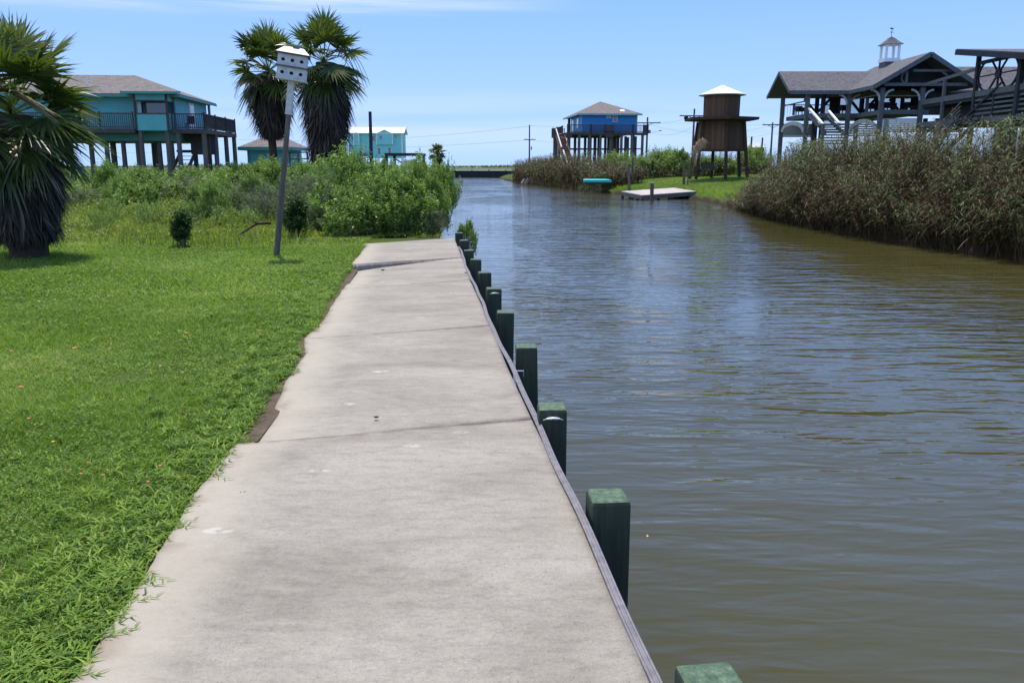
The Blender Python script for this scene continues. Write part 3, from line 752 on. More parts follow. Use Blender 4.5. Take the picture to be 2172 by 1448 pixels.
# rough ground cover behind the mown lawn
rb = RB(); n = 210000
y = 16.2+rng.random(n)**1.6*42; x = -(rng.random(n)*(.64*y+1)); 
k = (x < np.where(y < 19, -3.35-.2*(17-y)*(y < 17), re_x(y)-.3)); 
front = np.clip((y-17.2-.9*lump(x, y*0, .7, 3)-.6*(x < -7))/1.4, 0, 1); k &= rng.random(n) < front
x, y = x[k], y[k]; n = len(x); fr = np.clip((y-17.5)/6, .15, 1)
hh = (.05+.62*np.clip(lump(x, y, 1.7, 4)+.15, 0, 1)**1.4)*fr; t = rng.random(n)**.6
dv = nrm(rdir(n, .9, .6)); L = rng.uniform(.05, .11, n)*(1+.02*(y-17))
rb.add(np.clip(.5+.35*lump(x, y, .55, 6)+rng.normal(0, .17, n), 0, 1), np.stack([x, y, left_h(x, y)+hh*t], 1), dv, horiz(rng.uniform(0, 6.28, n))*.4-ZUP*.3, L, L*rng.uniform(.22, .5, n), horiz(rng.uniform(0, 6.28, n)), K=2, prof=[.5, 1, .1])
n = 11000; y = 17+rng.random(n)**1.3*24; x = -(rng.random(n)*(.64*y+1)); k = (x < np.where(y < 19.2, -3.5, re_x(y)-.4)) & (lump(x, y, .6, 8) > -.1); x, y = x[k], y[k]; n = len(x)
rb.add(np.clip(rng.normal(.5, .25, n), 0, 1), np.stack([x, y, left_h(x, y)], 1), rdir(n, 1, .25), horiz(rng.uniform(0, 6.28, n))*.3, rng.uniform(.12, .42, n), rng.uniform(.008, .02, n), horiz(rng.uniform(-.5, .5, n)), K=3)
tag(rb.build('ground_cover', M['cover']), 'tangled yellow green ground cover behind the mown lawn', 'ground cover', kind='stuff')

# shrubs ------------------------------------------------------------
def shrub_proto(name, mat, nsh, lps, L, W, shape=(1, 1, 1), up=.9, seed=1, shl=.28, dens_in=.55):
    """a bush about 1 m in radius: stems part, foliage part of leafy upright shoots"""
    r = np.random.default_rng(seed)
    root = bpy.data.objects.new(name, None); COL.objects.link(root); root.empty_display_size = .2; OFF[root.name] = Vector((0, 0, 0))
    u = nrm(r.normal(0, 1, (nsh, 3))); u[:, 2] = np.where(u[:, 2] < -.62, -u[:, 2], u[:, 2]); 
    lumps = nrm(r.normal(0, 1, (16, 3))); q_ = np.max(np.exp(-14*(1-u@lumps.T)), axis=1); lam = .66+.46*q_; ok_ = r.random(nsh) < .30+.8*q_; u = u[ok_]; lam = lam[ok_]; nsh = len(u)
    rad = (r.uniform(dens_in, 1, nsh)**.7)*lam
    c = u*rad[:, None]*np.array(shape)*np.array([.92, .92, .86])+np.array([0, 0, .60*shape[2]])
    c[:, 2] = np.maximum(c[:, 2], .05)
    sd_ = nrm(u*.55+np.array([0, 0, up])+r.normal(0, .22, (nsh, 3)))
    ln = r.uniform(.6, 1.3, nsh)*shl
    idx = np.repeat(np.arange(nsh), lps); t = r.random(len(idx))
    base_ = c[idx]+sd_[idx]*(ln[idx]*t)[:, None]+r.normal(0, .012, (len(idx), 3))
    rad_ = nrm(r.normal(0, 1, (len(idx), 3))); dv = nrm(sd_[idx]*.75+rad_*.9)
    side = crossn(dv, r.normal(0, 1, (len(idx), 3)))
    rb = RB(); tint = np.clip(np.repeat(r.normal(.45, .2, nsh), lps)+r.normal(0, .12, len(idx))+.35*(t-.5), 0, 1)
    Ls = L*r.uniform(.6, 1.25, len(idx))
    rb.add(tint, base_, dv, nrm(r.normal(0, 1, (len(idx), 3)))*.25-ZUP*.1, Ls, W*r.uniform(.7, 1.2, len(idx)), side, K=2, prof=[.35, 1, .06])
    rb.build('foliage', mat, root)
    # stems
    ns = 46; tip = r.integers(0, nsh, ns); T_ = c[tip]; b0 = np.stack([r.normal(0, .12, ns), r.normal(0, .12, ns), np.zeros(ns)], 1)
    d = T_-b0; ln2 = np.linalg.norm(d, axis=1); s2 = RB()
    s2.add(r.random(ns), b0, nrm(d*np.array([.6, .6, 1.2])), (d-nrm(d*np.array([.6, .6, 1.2]))*ln2[:, None])/ln2[:, None], ln2, .022, crossn(nrm(d), np.tile(np.array([[0, 1., 0]]), (ns, 1))), K=4, prof=[1, .8, .6, .4, .2])
    s2.add(r.random(ns), b0, nrm(d*np.array([.6, .6, 1.2])), (d-nrm(d*np.array([.6, .6, 1.2]))*ln2[:, None])/ln2[:, None], ln2, .022, crossn(nrm(d), np.tile(np.array([[1., 0, 0]]), (ns, 1))), K=4, prof=[1, .8, .6, .4, .2])
    s2.build('stems', M['twig'], root)
    return root
PROTO = {
 'a': shrub_proto('shrub', M['shrub'], 1050, 15, .095, .034, seed=11),
 'b': shrub_proto('shrub', M['shrub'], 820, 19, .09, .028, seed=12, up=1.7, shl=.52),
 'c': shrub_proto('shrub', M['shrub_grey'], 560, 19, .075, .022, seed=13, up=1.2, shl=.42, dens_in=.3),
 'd': shrub_proto('shrub', M['shrub_dark'], 300, 26, .15, .036, shape=(.5, .5, 1.15), seed=14, up=1.8, shl=.45, dens_in=.15),
 'e': shrub_proto('shrub', M['shrub'], 330, 20, .085, .024, seed=15, up=1.1, shl=.4, dens_in=.3),
}
FIRST = {}
def shrub(kind, px, Y, ytop, width, lb, group='shrubs behind the lawn', sx=1., z0=None):
    x = X(px, Y, 400); zt = Z(ytop, Y); zb = (left_h(np.array(x), np.array(Y)).item() if x < float(re_x(Y)) else (float(rh(x, Y)) if x > 5 else WATER)) if z0 is None else z0
    r = PROTO[kind]
    o = r if kind not in FIRST else copy_tree(r)
    FIRST[kind] = 1
    o.location = (x, Y, zb-.05)
    hscale = (zt-zb)/(1.62 if kind != 'd' else 1.95); ws = width/2/(1.0 if kind != 'd' else .58)
    o.scale = (ws, ws*random.uniform(.8, .95), hscale); o.rotation_euler = (0, 0, 0 if kind == 'd' else random.choice([0, 1.3, 2.4, 3.6, 5.1]))
    tag(o, lb, 'shrub', group); return o
G1 = 'dense bushes at the end of the walkway'; G2 = 'bushes in the rough ground before the teal house'; G3 = 'bushes behind the far bank lawn'
shrub('a', 738, 19.3, 418, 1.5, 'leafy bush over the left corner of the walkway end', G1)
shrub('b', 812, 20.0, 372, 1.9, 'tall bushy shrub behind the middle of the walkway end', G1)
shrub('a', 872, 20.1, 374, 1.8, 'rounded bright shrub behind the right half of the walkway end', G1)
shrub('a', 922, 20.4, 372, 1.1, 'rightmost big bush overhanging the canal by the walkway end', G1)
shrub('b', 932, 24.5, 356, 1.5, 'bush behind the rightmost one, at the canal edge', G1)
shrub('b', 850, 19.6, 430, 1.2, 'low bush hugging the far edge of the last slab', G1)
shrub('a', 700, 20.8, 385, 1.6, 'greyish bush left of the cluster, right of the birdhouse post', G1)
shrub('c', 672, 22.5, 362, 1.8, 'grey green bush with dark hollow right of the birdhouse post', G1)
shrub('b', 740, 23.5, 334, 2.1, 'tallest bush of the cluster, under the bare dark pole', G1)
shrub('a', 815, 23.5, 343, 2.1, 'bush crest in front of the open carport frame', G1)
shrub('b', 880, 23.5, 350, 1.8, 'bush crest below the small distant palm', G1)
shrub('e', 778, 19.6, 440, 1.1, 'small loose bush at the left part of the last slab edge', G1)
shrub('a', 990, 20.2, 466, .62, 'small shrub growing out of the water beside the last piling', None, z0=-.55)
shrub('c', 600, 25, 385, 1.9, 'grey green bush directly behind the birdhouse post', G2)
shrub('e', 625, 19.2, 425, 1.0, 'leafy green weed shrub just right of the birdhouse post foot', G2)
shrub('d', 376, 17.2, 440, .62, 'dark conical shrub standing alone at the lawn edge', G2)
shrub('d', 622, 18.6, 412, .85, 'dark broad leaved shrub behind the birdhouse post foot', G2)
shrub('e', 398, 22, 420, .8, 'slender light plant behind the dark conical shrub', G2)
rows = [('b', 238, 33, 352, 1.9, 'bush under the palm fronds, left end of the row'), ('a', 283, 27.5, 384, 1.7, 'round bright bush standing in front of the row at left'), ('b', 312, 38, 360, 2.6, 'bush between the stilts of the teal house, left part'),
        ('a', 345, 31, 380, 2.0, 'yellow green bush right of the round bright one'), ('c', 385, 33, 372, 2.3, 'bush in front of the teal house staircase'), ('b', 420, 36, 362, 2.7, 'bush before the deck corner of the teal house'),
        ('b', 455, 27.5, 380, 1.9, 'green upright bush in the middle of the rough ground'), ('a', 470, 37, 358, 2.6, 'bush crest right of the teal house deck'), ('c', 520, 30, 372, 2.3, 'grey green bush with pale bare twigs left of the left palm'),
        ('b', 505, 38, 356, 2.6, 'bush crest left of the small teal shed'), ('a', 548, 35, 338, 2.0, 'tall bush in front of the small teal shed'), ('b', 590, 33, 350, 2.4, 'bush right of the left palm trunk'),
        ('a', 635, 33, 348, 2.4, 'bush between the two palms'), ('b', 665, 29, 352, 2.2, 'bush in front of the right palm skirt'), ('c', 640, 26, 366, 1.9, 'grey green bush nearer below the right palm'),
        ('a', 705, 27, 345, 2.1, 'bush right of the right palm skirt'), ('b', 738, 31, 336, 1.7, 'tall upright bush left of the aqua house stilts'), ('a', 790, 30, 354, 2.4, 'bush before the aqua house'),
        ('b', 845, 31, 358, 2.4, 'bush under the carport frame'), ('a', 905, 30, 362, 2.0, 'farthest bush beside the canal on the left bank'), ('c', 430, 24.5, 405, 1.5, 'low grey green bush in mid rough ground'),
        ('e', 225, 24, 418, 1.4, 'low loose bush beside the big palm skirt'), ('c', 180, 30, 395, 2.1, 'dim bush right behind the big palm skirt'), ('b', 130, 36, 380, 2.4, 'bush hidden partly by the big palm'),
        ('c', 560, 23.5, 405, 1.6, 'low bush with bare twigs behind the fallen branch'), ('b', 60, 34, 385, 2.4, 'bush behind the big palm trunk'), ('e', 330, 23.5, 425, 1.1, 'low light green plant in the rough grass'), ('e', 470, 22, 432, 1.1, 'small plant near the dark hollow of the ground cover')]
rows += [('b', 415, 24.5, 398, .9, 'upright green weed bush left of centre in the rough ground'), ('e', 300, 22.5, 425, .9, 'thin plant below the round bright bush'), ('b', 452, 23.5, 392, 1.1, 'tall narrow bright bush with pale stem in mid rough ground'),
         ('c', 500, 25.5, 392, 1.4, 'grey twiggy bush right of the tall narrow bright bush'), ('e', 520, 21.5, 438, 1.0, 'small leafy plant left of the fallen branch'), ('b', 250, 29, 380, 1.3, 'narrow bush left of the round bright one'),
         ('e', 205, 20.5, 440, .8, 'small plant by the edge of the big palm shadow'), ('c', 660, 20.3, 425, 1.2, 'grey low bush against the left flank of the big cluster'), ('c', 915, 19.7, 440, .9, 'grey twiggy low bush at the right of the last slab edge'), ('b', 540, 28, 372, 1.5, 'bush just left of the birdhouse post at mid height')]
for r_ in rows: shrub(*r_[:5], r_[5], G2)
for r_ in [('b', 1310, 92, 330, 5, 'green bush at the left of the far bank hedge'), ('a', 1350, 90, 332, 5, 'dark green bush left of centre in the far bank hedge'), ('b', 1400, 91, 322, 5.5, 'tall bright bush left of the brown tower'), ('a', 1440, 89, 318, 4.5, 'rounded bush touching the tower on its left'),
           ('b', 1500, 88, 335, 4.5, 'bush seen between the left tower legs'), ('a', 1545, 88, 335, 4, 'dark bush seen between the right tower legs'), ('b', 1595, 88, 318, 4, 'pale green bush right of the brown tower'), ('c', 1265, 96, 338, 5, 'greyish bush at the foot of the blue house stairs')]:
    shrub(*r_[:5], r_[5], G3)
# bare twigs sticking out
tw = RB()
for (px, py, Y, a, l) in ((565, 440, 23.2, 2.2, 1.0), (690, 468, 19, .75, .8), (345, 420, 26, 1.3, .8), (540, 425, 24, 1.9, .9), (460, 470, 21, 1.5, .5), (680, 430, 19.4, .9, 1.0), (575, 425, 23, 2.0, .8)):
    p_ = P(px, py, Y); n = 6; aa = a+rng.normal(0, .25, n); dv = nrm(np.stack([np.cos(aa), rng.normal(0, .2, n), np.sin(aa)], 1))
    tw.add(rng.random(n), np.tile(np.array([p_]), (n, 1)), dv, rng.normal(0, .12, (n, 3)), rng.uniform(.5, 1, n)*l, .02, crossn(dv, np.tile(np.array([[0, 1., 0]]), (n, 1))), K=4, prof=[1, .8, .6, .4, .2])
tag(tw.build('dead_twigs', M['twig']), 'bare pale twigs poking out of the bushes', 'twigs', kind='stuff')
mb = MB(); p_ = Vector(P(575, 473, 18.6)); mb.tube([p_, Vector(P(545, 474, 18.5)), Vector(P(520, 490, 18.4)), Vector(P(508, 497, 18.3))], [.035, .03, .025, .012], 7); mb.tube([Vector(P(545, 474, 18.5)), Vector(P(536, 468, 18.3))], [.02, .01], 6)
tag(mb.build('fallen_branch', M['bark']), 'curved brown dead branch lying in the ground cover left of the birdhouse post', 'branch')

# reeds -------------------------------------------------------------
def reeds(name, label, x, y, z, H, lean, leafL, leafW, nl, dead=.35, plume=.1, stemw=.012, K=3, leanv=None, tmin=.18):
    n = len(x); base_ = np.stack([x, y, z], 1)
    dv = nrm(rdir(n, 1, lean)+(leanv if leanv is not None else 0)); bd = horiz(rng.uniform(0, 6.28, n))*rng.uniform(.02, .22, n)[:, None]-ZUP*.06
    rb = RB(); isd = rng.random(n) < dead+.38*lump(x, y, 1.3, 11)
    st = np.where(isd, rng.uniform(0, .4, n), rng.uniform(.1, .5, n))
    rb.add(st, base_, dv, bd, H, stemw, horiz(rng.uniform(-.7, .7, n)), K=4, prof=[1, .9, .8, .6, .3])
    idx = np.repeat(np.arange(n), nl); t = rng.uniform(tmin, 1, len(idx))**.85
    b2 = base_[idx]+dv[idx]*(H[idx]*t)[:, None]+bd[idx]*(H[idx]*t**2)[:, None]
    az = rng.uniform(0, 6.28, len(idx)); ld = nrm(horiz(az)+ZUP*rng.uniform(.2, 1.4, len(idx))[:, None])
    d2 = isd[idx] | (rng.random(len(idx)) < np.clip(.95-1.05*t, .06, .9))  # low leaves mostly dead brown; their dark tint also stands in for shade
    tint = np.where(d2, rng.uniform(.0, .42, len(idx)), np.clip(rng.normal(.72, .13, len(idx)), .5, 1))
    LL = leafL*rng.uniform(.6, 1.2, len(idx))
    rb.add(tint, b2, ld, horiz(az)*.2-ZUP*rng.uniform(.4, 1.1, len(idx))[:, None], LL, leafW*rng.uniform(.7, 1.2, len(idx)), crossn(ld, np.tile(ZUP, (len(idx), 1))), K=K, prof=None)
    if plume:
        k = np.where(rng.random(n) < plume)[0]; q = 9; idx = np.repeat(k, q); top = base_[idx]+dv[idx]*H[idx][:, None]*rng.uniform(.93, 1.02, len(idx))[:, None]+bd[idx]*H[idx][:, None]
        ld = nrm(dv[idx]+rng.normal(0, .3, (len(idx), 3))); rb.add(rng.uniform(.22, .42, len(idx)), top, ld, -ZUP*.6+horiz(rng.uniform(0, 6.28, len(idx)))*.2, .2, .022, crossn(ld, rng.normal(0, 1, (len(idx), 3))), K=2)
    return tag(rb.build(name, M['reed']), label, 'reeds', kind='stuff')
n = 7600; y = 14+rng.random(n)**.9*36.5; x = rb_x(y)-.15+rng.random(n)**1.25*6.
Hs = np.interp(y, [14, 23, 30, 38, 43, 47, 50.5], [2.9, 2.9, 3.1, 3.2, 3.0, 2.1, 1.0])*rng.uniform(.5, 1.1, n)*(1+.32*lump(x, y, .8)+.14*lump(x, y, 2.2, 3))
Hs *= np.interp(x-rb_x(y), [-.2, .6, 2, 6], [.72, .9, 1, 1.0])
edge_ = np.clip(1-(x-rb_x(y))/1.6, 0, 1)
lv = np.stack([-.45*edge_*rng.random(n), -.1*edge_, 0*edge_], 1)
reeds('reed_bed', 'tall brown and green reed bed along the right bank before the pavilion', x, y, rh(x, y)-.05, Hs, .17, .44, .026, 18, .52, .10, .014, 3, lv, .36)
n = 420; q = rng.integers(0, 30, n); cy0 = np.sort(rng.uniform(23, 44, 30))[q]; co = rng.uniform(1.2, 4.5, 30)[q]
y = cy0+rng.normal(0, .35, n); x = rb_x(y)+co+rng.normal(0, .35, n)
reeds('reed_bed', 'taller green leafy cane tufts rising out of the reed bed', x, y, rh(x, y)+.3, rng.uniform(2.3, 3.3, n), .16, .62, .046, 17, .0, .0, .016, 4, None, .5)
# dead thatch hanging over the water
n = 3600; y = 14+rng.random(n)*37; x = rb_x(y)+rng.uniform(-.1, 1.5, n)
dv = nrm(np.stack([rng.uniform(-1.3, .25, n), rng.uniform(-.7, .5, n), rng.uniform(.15, 1.1, n)], 1))
rb = RB(); rb.add(rng.random(n)**2.2*.75, np.stack([x, y, rh(x, y)+rng.random(n)*1.3*np.interp(y, [14, 45, 51], [1, .8, .25])], 1), dv, -ZUP*rng.uniform(.1, .7, n)[:, None]+rng.normal(0, .1, (n, 3)), rng.uniform(.35, 1.15, n), rng.uniform(.008, .02, n), crossn(dv, np.tile(ZUP, (n, 1))), K=4)
n = 5000; ys_ = 14+rng.random(n)*36; xs2 = rb_x(ys_)+rng.random(n)*1.4; rb.add(rng.random(n)*.3, np.stack([xs2, ys_, rh(xs2, ys_)], 1), rdir(n, 1, .22), rng.normal(0, .06, (n, 3)), rng.uniform(.8, 1.9, n), .018, horiz(rng.uniform(-.6, .6, n)), K=3)  # upright dead stems, coloured dark to paint shade low in the bed
n = 70; y = 24+rng.random(n)*24; x = rb_x(y)+rng.uniform(.2, .8, n); dv = nrm(np.stack([rng.uniform(-1.2, -.4, n), rng.uniform(-.9, .2, n), rng.uniform(.1, .8, n)], 1))
x = rb_x(y)-.05+rng.random(n)*.25
rb.add(rng.uniform(.6, 1, n), np.stack([x, y, rh(x, y)+.35+rng.random(n)*.9], 1), dv, -ZUP*rng.uniform(.1, .35, n)[:, None], rng.uniform(1.1, 2.1, n), .018, crossn(dv, np.tile(ZUP, (n, 1))), K=6, prof=[1, .9, .85, .8, .7, .6, .3])
tag(rb.build('dead_reeds', M['reed_dead']), 'broken dead brown reeds leaning over the water on the right', 'reeds', kind='stuff')
n = 2400; y = 80+rng.random(n)**1.1*58; x = rb_x(y)+rng.random(n)*4.2+.0
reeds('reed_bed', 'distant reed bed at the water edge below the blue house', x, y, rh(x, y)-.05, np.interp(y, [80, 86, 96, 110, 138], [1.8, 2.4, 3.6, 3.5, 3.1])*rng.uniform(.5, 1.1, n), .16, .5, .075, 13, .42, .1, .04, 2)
n = 1300; y = rng.uniform(86, 99, n); x = 9+rng.random(n)*34
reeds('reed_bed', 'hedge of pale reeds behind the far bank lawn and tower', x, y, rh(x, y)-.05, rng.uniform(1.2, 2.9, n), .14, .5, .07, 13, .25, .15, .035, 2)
n = 900; y = rng.uniform(52, 60, n); x = 18.2+rng.random(n)*14; k = (x-18.2) > (y-50)*.12; x, y = x[k], y[k]; n = len(x)
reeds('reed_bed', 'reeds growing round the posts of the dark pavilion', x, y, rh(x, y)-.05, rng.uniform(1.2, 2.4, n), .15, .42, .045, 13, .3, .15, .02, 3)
n = 420; y = rng.uniform(46, 53.5, n); x = rb_x(y)+rng.uniform(-.1, 2.0, n)
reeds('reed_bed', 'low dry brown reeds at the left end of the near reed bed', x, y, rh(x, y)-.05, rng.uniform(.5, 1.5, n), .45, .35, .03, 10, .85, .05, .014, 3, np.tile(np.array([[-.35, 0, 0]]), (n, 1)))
# big plume by the tower
p0 = P(1466, 345, 74); rb = RB(); n = 260
t = rng.random(n); cx_ = p0[0]+.05+.85*t**1.5; cz_ = Z(330, 74)+1.75*t-.35*t**3
dv = nrm(np.stack([rng.normal(.5, .45, n), rng.normal(0, .3, n), rng.normal(.1, .5, n)], 1))
rb.add(rng.random(n), np.stack([cx_, np.full(n, 74.), cz_], 1), dv, np.tile(-ZUP*.7, (n, 1)), rng.uniform(.35, .7, n), .05, crossn(dv, np.tile(np.array([[0, 1., 0]]), (n, 1))), K=2)
h = thing('pampas_grass', 'big drooping tan plume beside the left tower leg', 'grass plume', (p0[0], 74, .7)); rb.build('plume', M['plume'], h)
rb = RB(); n = 30; rb.add(rng.random(n), np.stack([p0[0]+rng.normal(0, .1, n), np.full(n, 74.)+rng.normal(0, .1, n), np.full(n, .6)], 1), rdir(n, 1, .06), np.tile(np.array([[.12, 0, 0]]), (n, 1)), 2.2, .04, horiz(np.zeros(n)), K=4); rb.build('stalk', M['reed'], h)
# rough brush beyond everything on both sides so that the ground has a grown edge
rb = RB(); n = 16000; y = rng.uniform(60, 175, n); x = np.where(rng.random(n) < .6, -12-.1*y-rng.random(n)*(.6*y), 0)
k = x < 0; x, y = x[k], y[k]; n = len(x); dv = rdir(n, .9, .5)
rb.add(np.clip(rng.normal(.45, .2, n), 0, 1), np.stack([x, y, .2+rng.random(n)*.5], 1), dv, horiz(rng.uniform(0, 6.28, n))*.3, rng.uniform(.3, .8, n), rng.uniform(.1, .25, n), horiz(rng.uniform(-.6, .6, n)), K=2)
tag(rb.build('scrub', M['shrub']), 'low far scrub on the left bank', 'scrub', kind='stuff')

# palms -------------------------------------------------------------
def fan(rb, hub, d, Rf, tint, r, seg=34, droop=.25, spread=118, wf=1.15):
    d = d/np.linalg.norm(d); s = np.cross(d, ZUP); 
    if np.linalg.norm(s) < .1: s = np.array([1., 0, 0])
    s = s/np.linalg.norm(s); s = s*math.cos(r.normal(0, .35))+np.cross(d, s)*math.sin(r.normal(0, .35)); s /= np.linalg.norm(s)
    nn = np.cross(s, d)
    a = np.radians(np.linspace(-spread, spread, seg)); da = a[1]-a[0]
    dv = np.cos(a)[:, None]*d+np.sin(a)[:, None]*s+nn*(.12+.10*np.cos(a))[:, None]
    dv = nrm(dv+r.normal(0, .02, (seg, 3)))
    alt = np.where(np.arange(seg) % 2 == 0, 1., -1.)
    side = nrm(np.cross(dv, nn)+alt[:, None]*nn*.55)
    L = Rf*(1-.12*np.abs(np.sin(a)))*r.uniform(.88, 1.05, seg)
    bd = -ZUP*droop*r.uniform(.6, 1.5, seg)[:, None]+r.normal(0, .04, (seg, 3))
    rb.add(np.clip(tint+r.normal(0, .07, seg), 0, 1), np.tile(hub, (seg, 1)), dv, bd, L, Rf*.5*da*wf*1.15, side, K=6, prof=[.04, .42, .78, 1.0, .62, .32, .02])
def palm(name, label, x, y, z0, zc, rad, ntr, trunk_r, skirt, seed, nfr=46, core=1.0, seg=34, stalks=(), skirt_n=2600, lo=-58, tintb=.42, sizek=1., group=None):
    r = np.random.default_rng(seed)
    h = thing(name, label, 'palm tree', (x, y, z0), group)
    mb = MB(); k = 9; mb.tube([(x+.03*math.sin(i), y, z0-.3+(zc-z0+.2)*i/(k-1)) for i in range(k)], [trunk_r*(1.25 if i == 0 else 1.0-.15*i/k)*(1+.05*math.sin(i*5)) for i in range(k)], 14); mb.build('trunk', M['bark'], h, smooth=False)
    rb = RB(); pet = RB(); c0 = np.array([x, y, zc])
    golden = 2.39996
    for i in range(nfr):
        f = i/(nfr-1); el = math.radians(84-(84-lo)*f**.74+r.normal(0, 6)); az = i*golden+r.normal(0, .2)
        d = np.array([math.cos(el)*math.cos(az), math.cos(el)*math.sin(az), math.sin(el)])
        pl = rad*.50*r.uniform(.8, 1.15); hub = c0+d*pl+ZUP*(.10*rad if el > 0 else -.05)
        pet.add(.6, c0[None, :]-ZUP*.15*f, ((hub-c0+ZUP*.15*f)/pl)[None, :], np.zeros((1, 3)), pl, .035*sizek, np.cross(d, [.1, 1., .2])[None, :], K=2, prof=[1, .8, .6])
        pet.add(.6, c0[None, :]-ZUP*.15*f, ((hub-c0+ZUP*.15*f)/pl)[None, :], np.zeros((1, 3)), pl, .035*sizek, np.cross(d, [1., .1, .2])[None, :], K=2, prof=[1, .8, .6])
        dd = d+np.array([0, 0, -.12 if el > 0 else -.2])
        t = tintb+r.normal(0, .16)-.12*f+(.55 if r.random() < .05+.12*f else 0)
        fan(rb, hub, dd, rad*.60*r.uniform(.85, 1.1), t, r, seg, droop=.10+.34*f)
    rb.build('crown', M['palm'], h); pet.build('leaf_stalks', M['palm'], h)
    # skirt of dead leaves, radius given as (z, r)
    zs = np.array([p[0] for p in skirt]); rs = np.array([p[1] for p in skirt])
    o_ = np.argsort(zs); zs, rs = zs[o_], rs[o_]
    n = skirt_n; z = r.uniform(zs[0]+.1, zs[-1], n); az = r.uniform(0, 6.283, n); rr = np.interp(z, zs, rs)*r.uniform(.72, 1.03, n)*(1+.10*np.sin(az*5+z*2)+.10*np.sin(z*4.3+az*2)+.06*np.sin(z*11+az))
    dv = nrm(np.stack([np.cos(az)*.22, np.sin(az)*.22, -np.ones(n)], 1)+r.normal(0, .14, (n, 3)))
    sk = RB(); L = r.uniform(.3, .75, n)*sizek; L = np.minimum(L, z-zs[0]+.15)
    sk.add(np.clip(r.beta(1.6, 3, n), 0, 1), np.stack([x+np.cos(az)*rr, y+np.sin(az)*rr, z], 1), dv, r.normal(0, .12, (n, 3)), L, r.uniform(.02, .06, n)*sizek, nrm(np.stack([-np.sin(az), np.cos(az), r.normal(0, .25, n)], 1)), K=3, prof=[.7, 1, .7, .05])
    for _ in range(max(6, nfr//3)):
        a_ = r.uniform(0, 6.283); zz = zs[-1]-r.uniform(0, .35)*(zs[-1]-zs[0]); q = np.interp(zz, zs, rs)
        fan(sk, np.array([x+math.cos(a_)*q*.55, y+math.sin(a_)*q*.55, zz]), np.array([math.cos(a_)*.5, math.sin(a_)*.5, -1.]), rad*.5, .3+r.normal(0, .12), r, 26, droop=.4, spread=75, wf=.8)
    sk.build('dead_leaf_skirt', M['palm_dead'], h)
    prof = [(max(.05, np.interp(q, zs, rs)*.84*core), q) for q in np.linspace(zs[0]+.12, zs[-1], 8)]
    mb = MB(); mb.lathe((x, y), prof, 16); mb.build('old_leaf_bases', M['palm_dead'], h)
    for st in stalks:
        for q in range(st[3]):
            a0 = r.normal(0, .12); s_ = st[0]; pts = []
            for i in range(11):
                t = i/10; ln = st[1]*(1-.06*q)
                pts.append((x+s_*ln*(t*.95)+.04*math.sin(3*t+q), y+a0*t*2, zc+.1+st[2]*math.sin(t*math.pi*.62)*1.15-(1.05+.12*q)*t**3.2*ln*.8))
            mb = MB(); mb.tube(pts, [.014*sizek*(1-.7*i/10)+.003 for i in range(11)], 5); mb.build('flower_stalk', M['greypost'], h)
    return h
xp, yp = G(50, 548)
palm('fan_palm', 'big shaggy fan palm at the left edge, close to the camera', X(30, 14.7), 14.7, 0, Z(232, 14.7), 1.50, 0, .34, [(.36, .34), (.55, .42), (.9, .50), (1.4, .56), (2.0, .5)], 5, nfr=50, seg=40, skirt_n=4200, lo=-66, tintb=.5)
palm('fan_palm', 'slimmer fan palm on the left of the pair, bare brown trunk below its skirt', X(572, 40, 200), 40, .2, Z(148, 40), 1.98, 0, .19, [(Z(290, 40), .24), (Z(262, 40), .5), (Z(225, 40), .8), (Z(190, 40), .85), (Z(160, 40), .5)], 21, nfr=30, stalks=((-1, 1.9, .25, 3),), skirt_n=2600, lo=-60, tintb=.48, sizek=1.5, group='pair of tall palms')
palm('fan_palm', 'taller fan palm on the right of the pair, skirted down to the bushes', X(691, 38, 200), 38, .2, Z(128, 38), 2.0, 0, .45, [(Z(362, 38), .55), (Z(330, 38), .68), (Z(270, 38), .72), (Z(235, 38), .98), (Z(205, 38), .95), (Z(160, 38), .5)], 33, nfr=33, stalks=((1, 2.1, .55, 5), (1, 1.6, .2, 2)), skirt_n=5600, lo=-60, tintb=.48, sizek=1.5, group='pair of tall palms')
palm('fan_palm', 'little distant palm right of the carport against the sky', X(927, 128), 128, .3, Z(325, 128), 1.55, 0, .3, [(.5, .85), (1.2, .8), (2.2, .55)], 8, nfr=34, seg=14, skirt_n=300, lo=-70, tintb=.5, sizek=3)
# ------------------------------------------------------------------ buildings
def railing(mb, a, b_, z0, z1, n, post=.09, rail=.07, bal=.035):
    a = Vector((*a, 0)); b_ = Vector((*b_, 0)); up = Vector((0, 0, 1))
    mb.beam(a+up*z1, b_+up*z1, rail*1.4, rail); mb.beam(a+up*(z0+.09), b_+up*(z0+.09), rail*.7, rail)
    for i in range(n+1):
        p = a.lerp(b_, i/n); mb.beam(p+up*(z0+.12), p+up*(z1-rail/2-.003), bal, bal)
    for t in (0, 1):
        p = a.lerp(b_, t); mb.beam(p+up*(z0-.1), p+up*(z1+.12), post, post)
def window(parent, T, u0, u1, z0, z1, v, mat_frame, div=True, name='window', depth=.06, glass='glass'):
    """window on the wall plane v (outwards is -v): frame part with its pane as a sub-part"""
    fw = max(.06, (u1-u0)*.08); mb = MB(T)
    mb.box(u0-fw, u0, v-depth, v, z0-fw, z1+fw); mb.box(u1, u1+fw, v-depth, v, z0-fw, z1+fw)
    mb.box(u0, u1, v-depth, v, z1, z1+fw); mb.box(u0, u1, v-depth, v, z0-fw, z0)
    if div: mb.box(u0, u1, v-depth+.01, v-.012, (z0+z1)/2-fw*.35, (z0+z1)/2+fw*.35)
    f = mb.build(name, mat_frame, parent)
    m2 = MB(T); m2.box(u0, u1, v-.01, v-.004, z0, z1); m2.build('pane', M[glass], f); return f
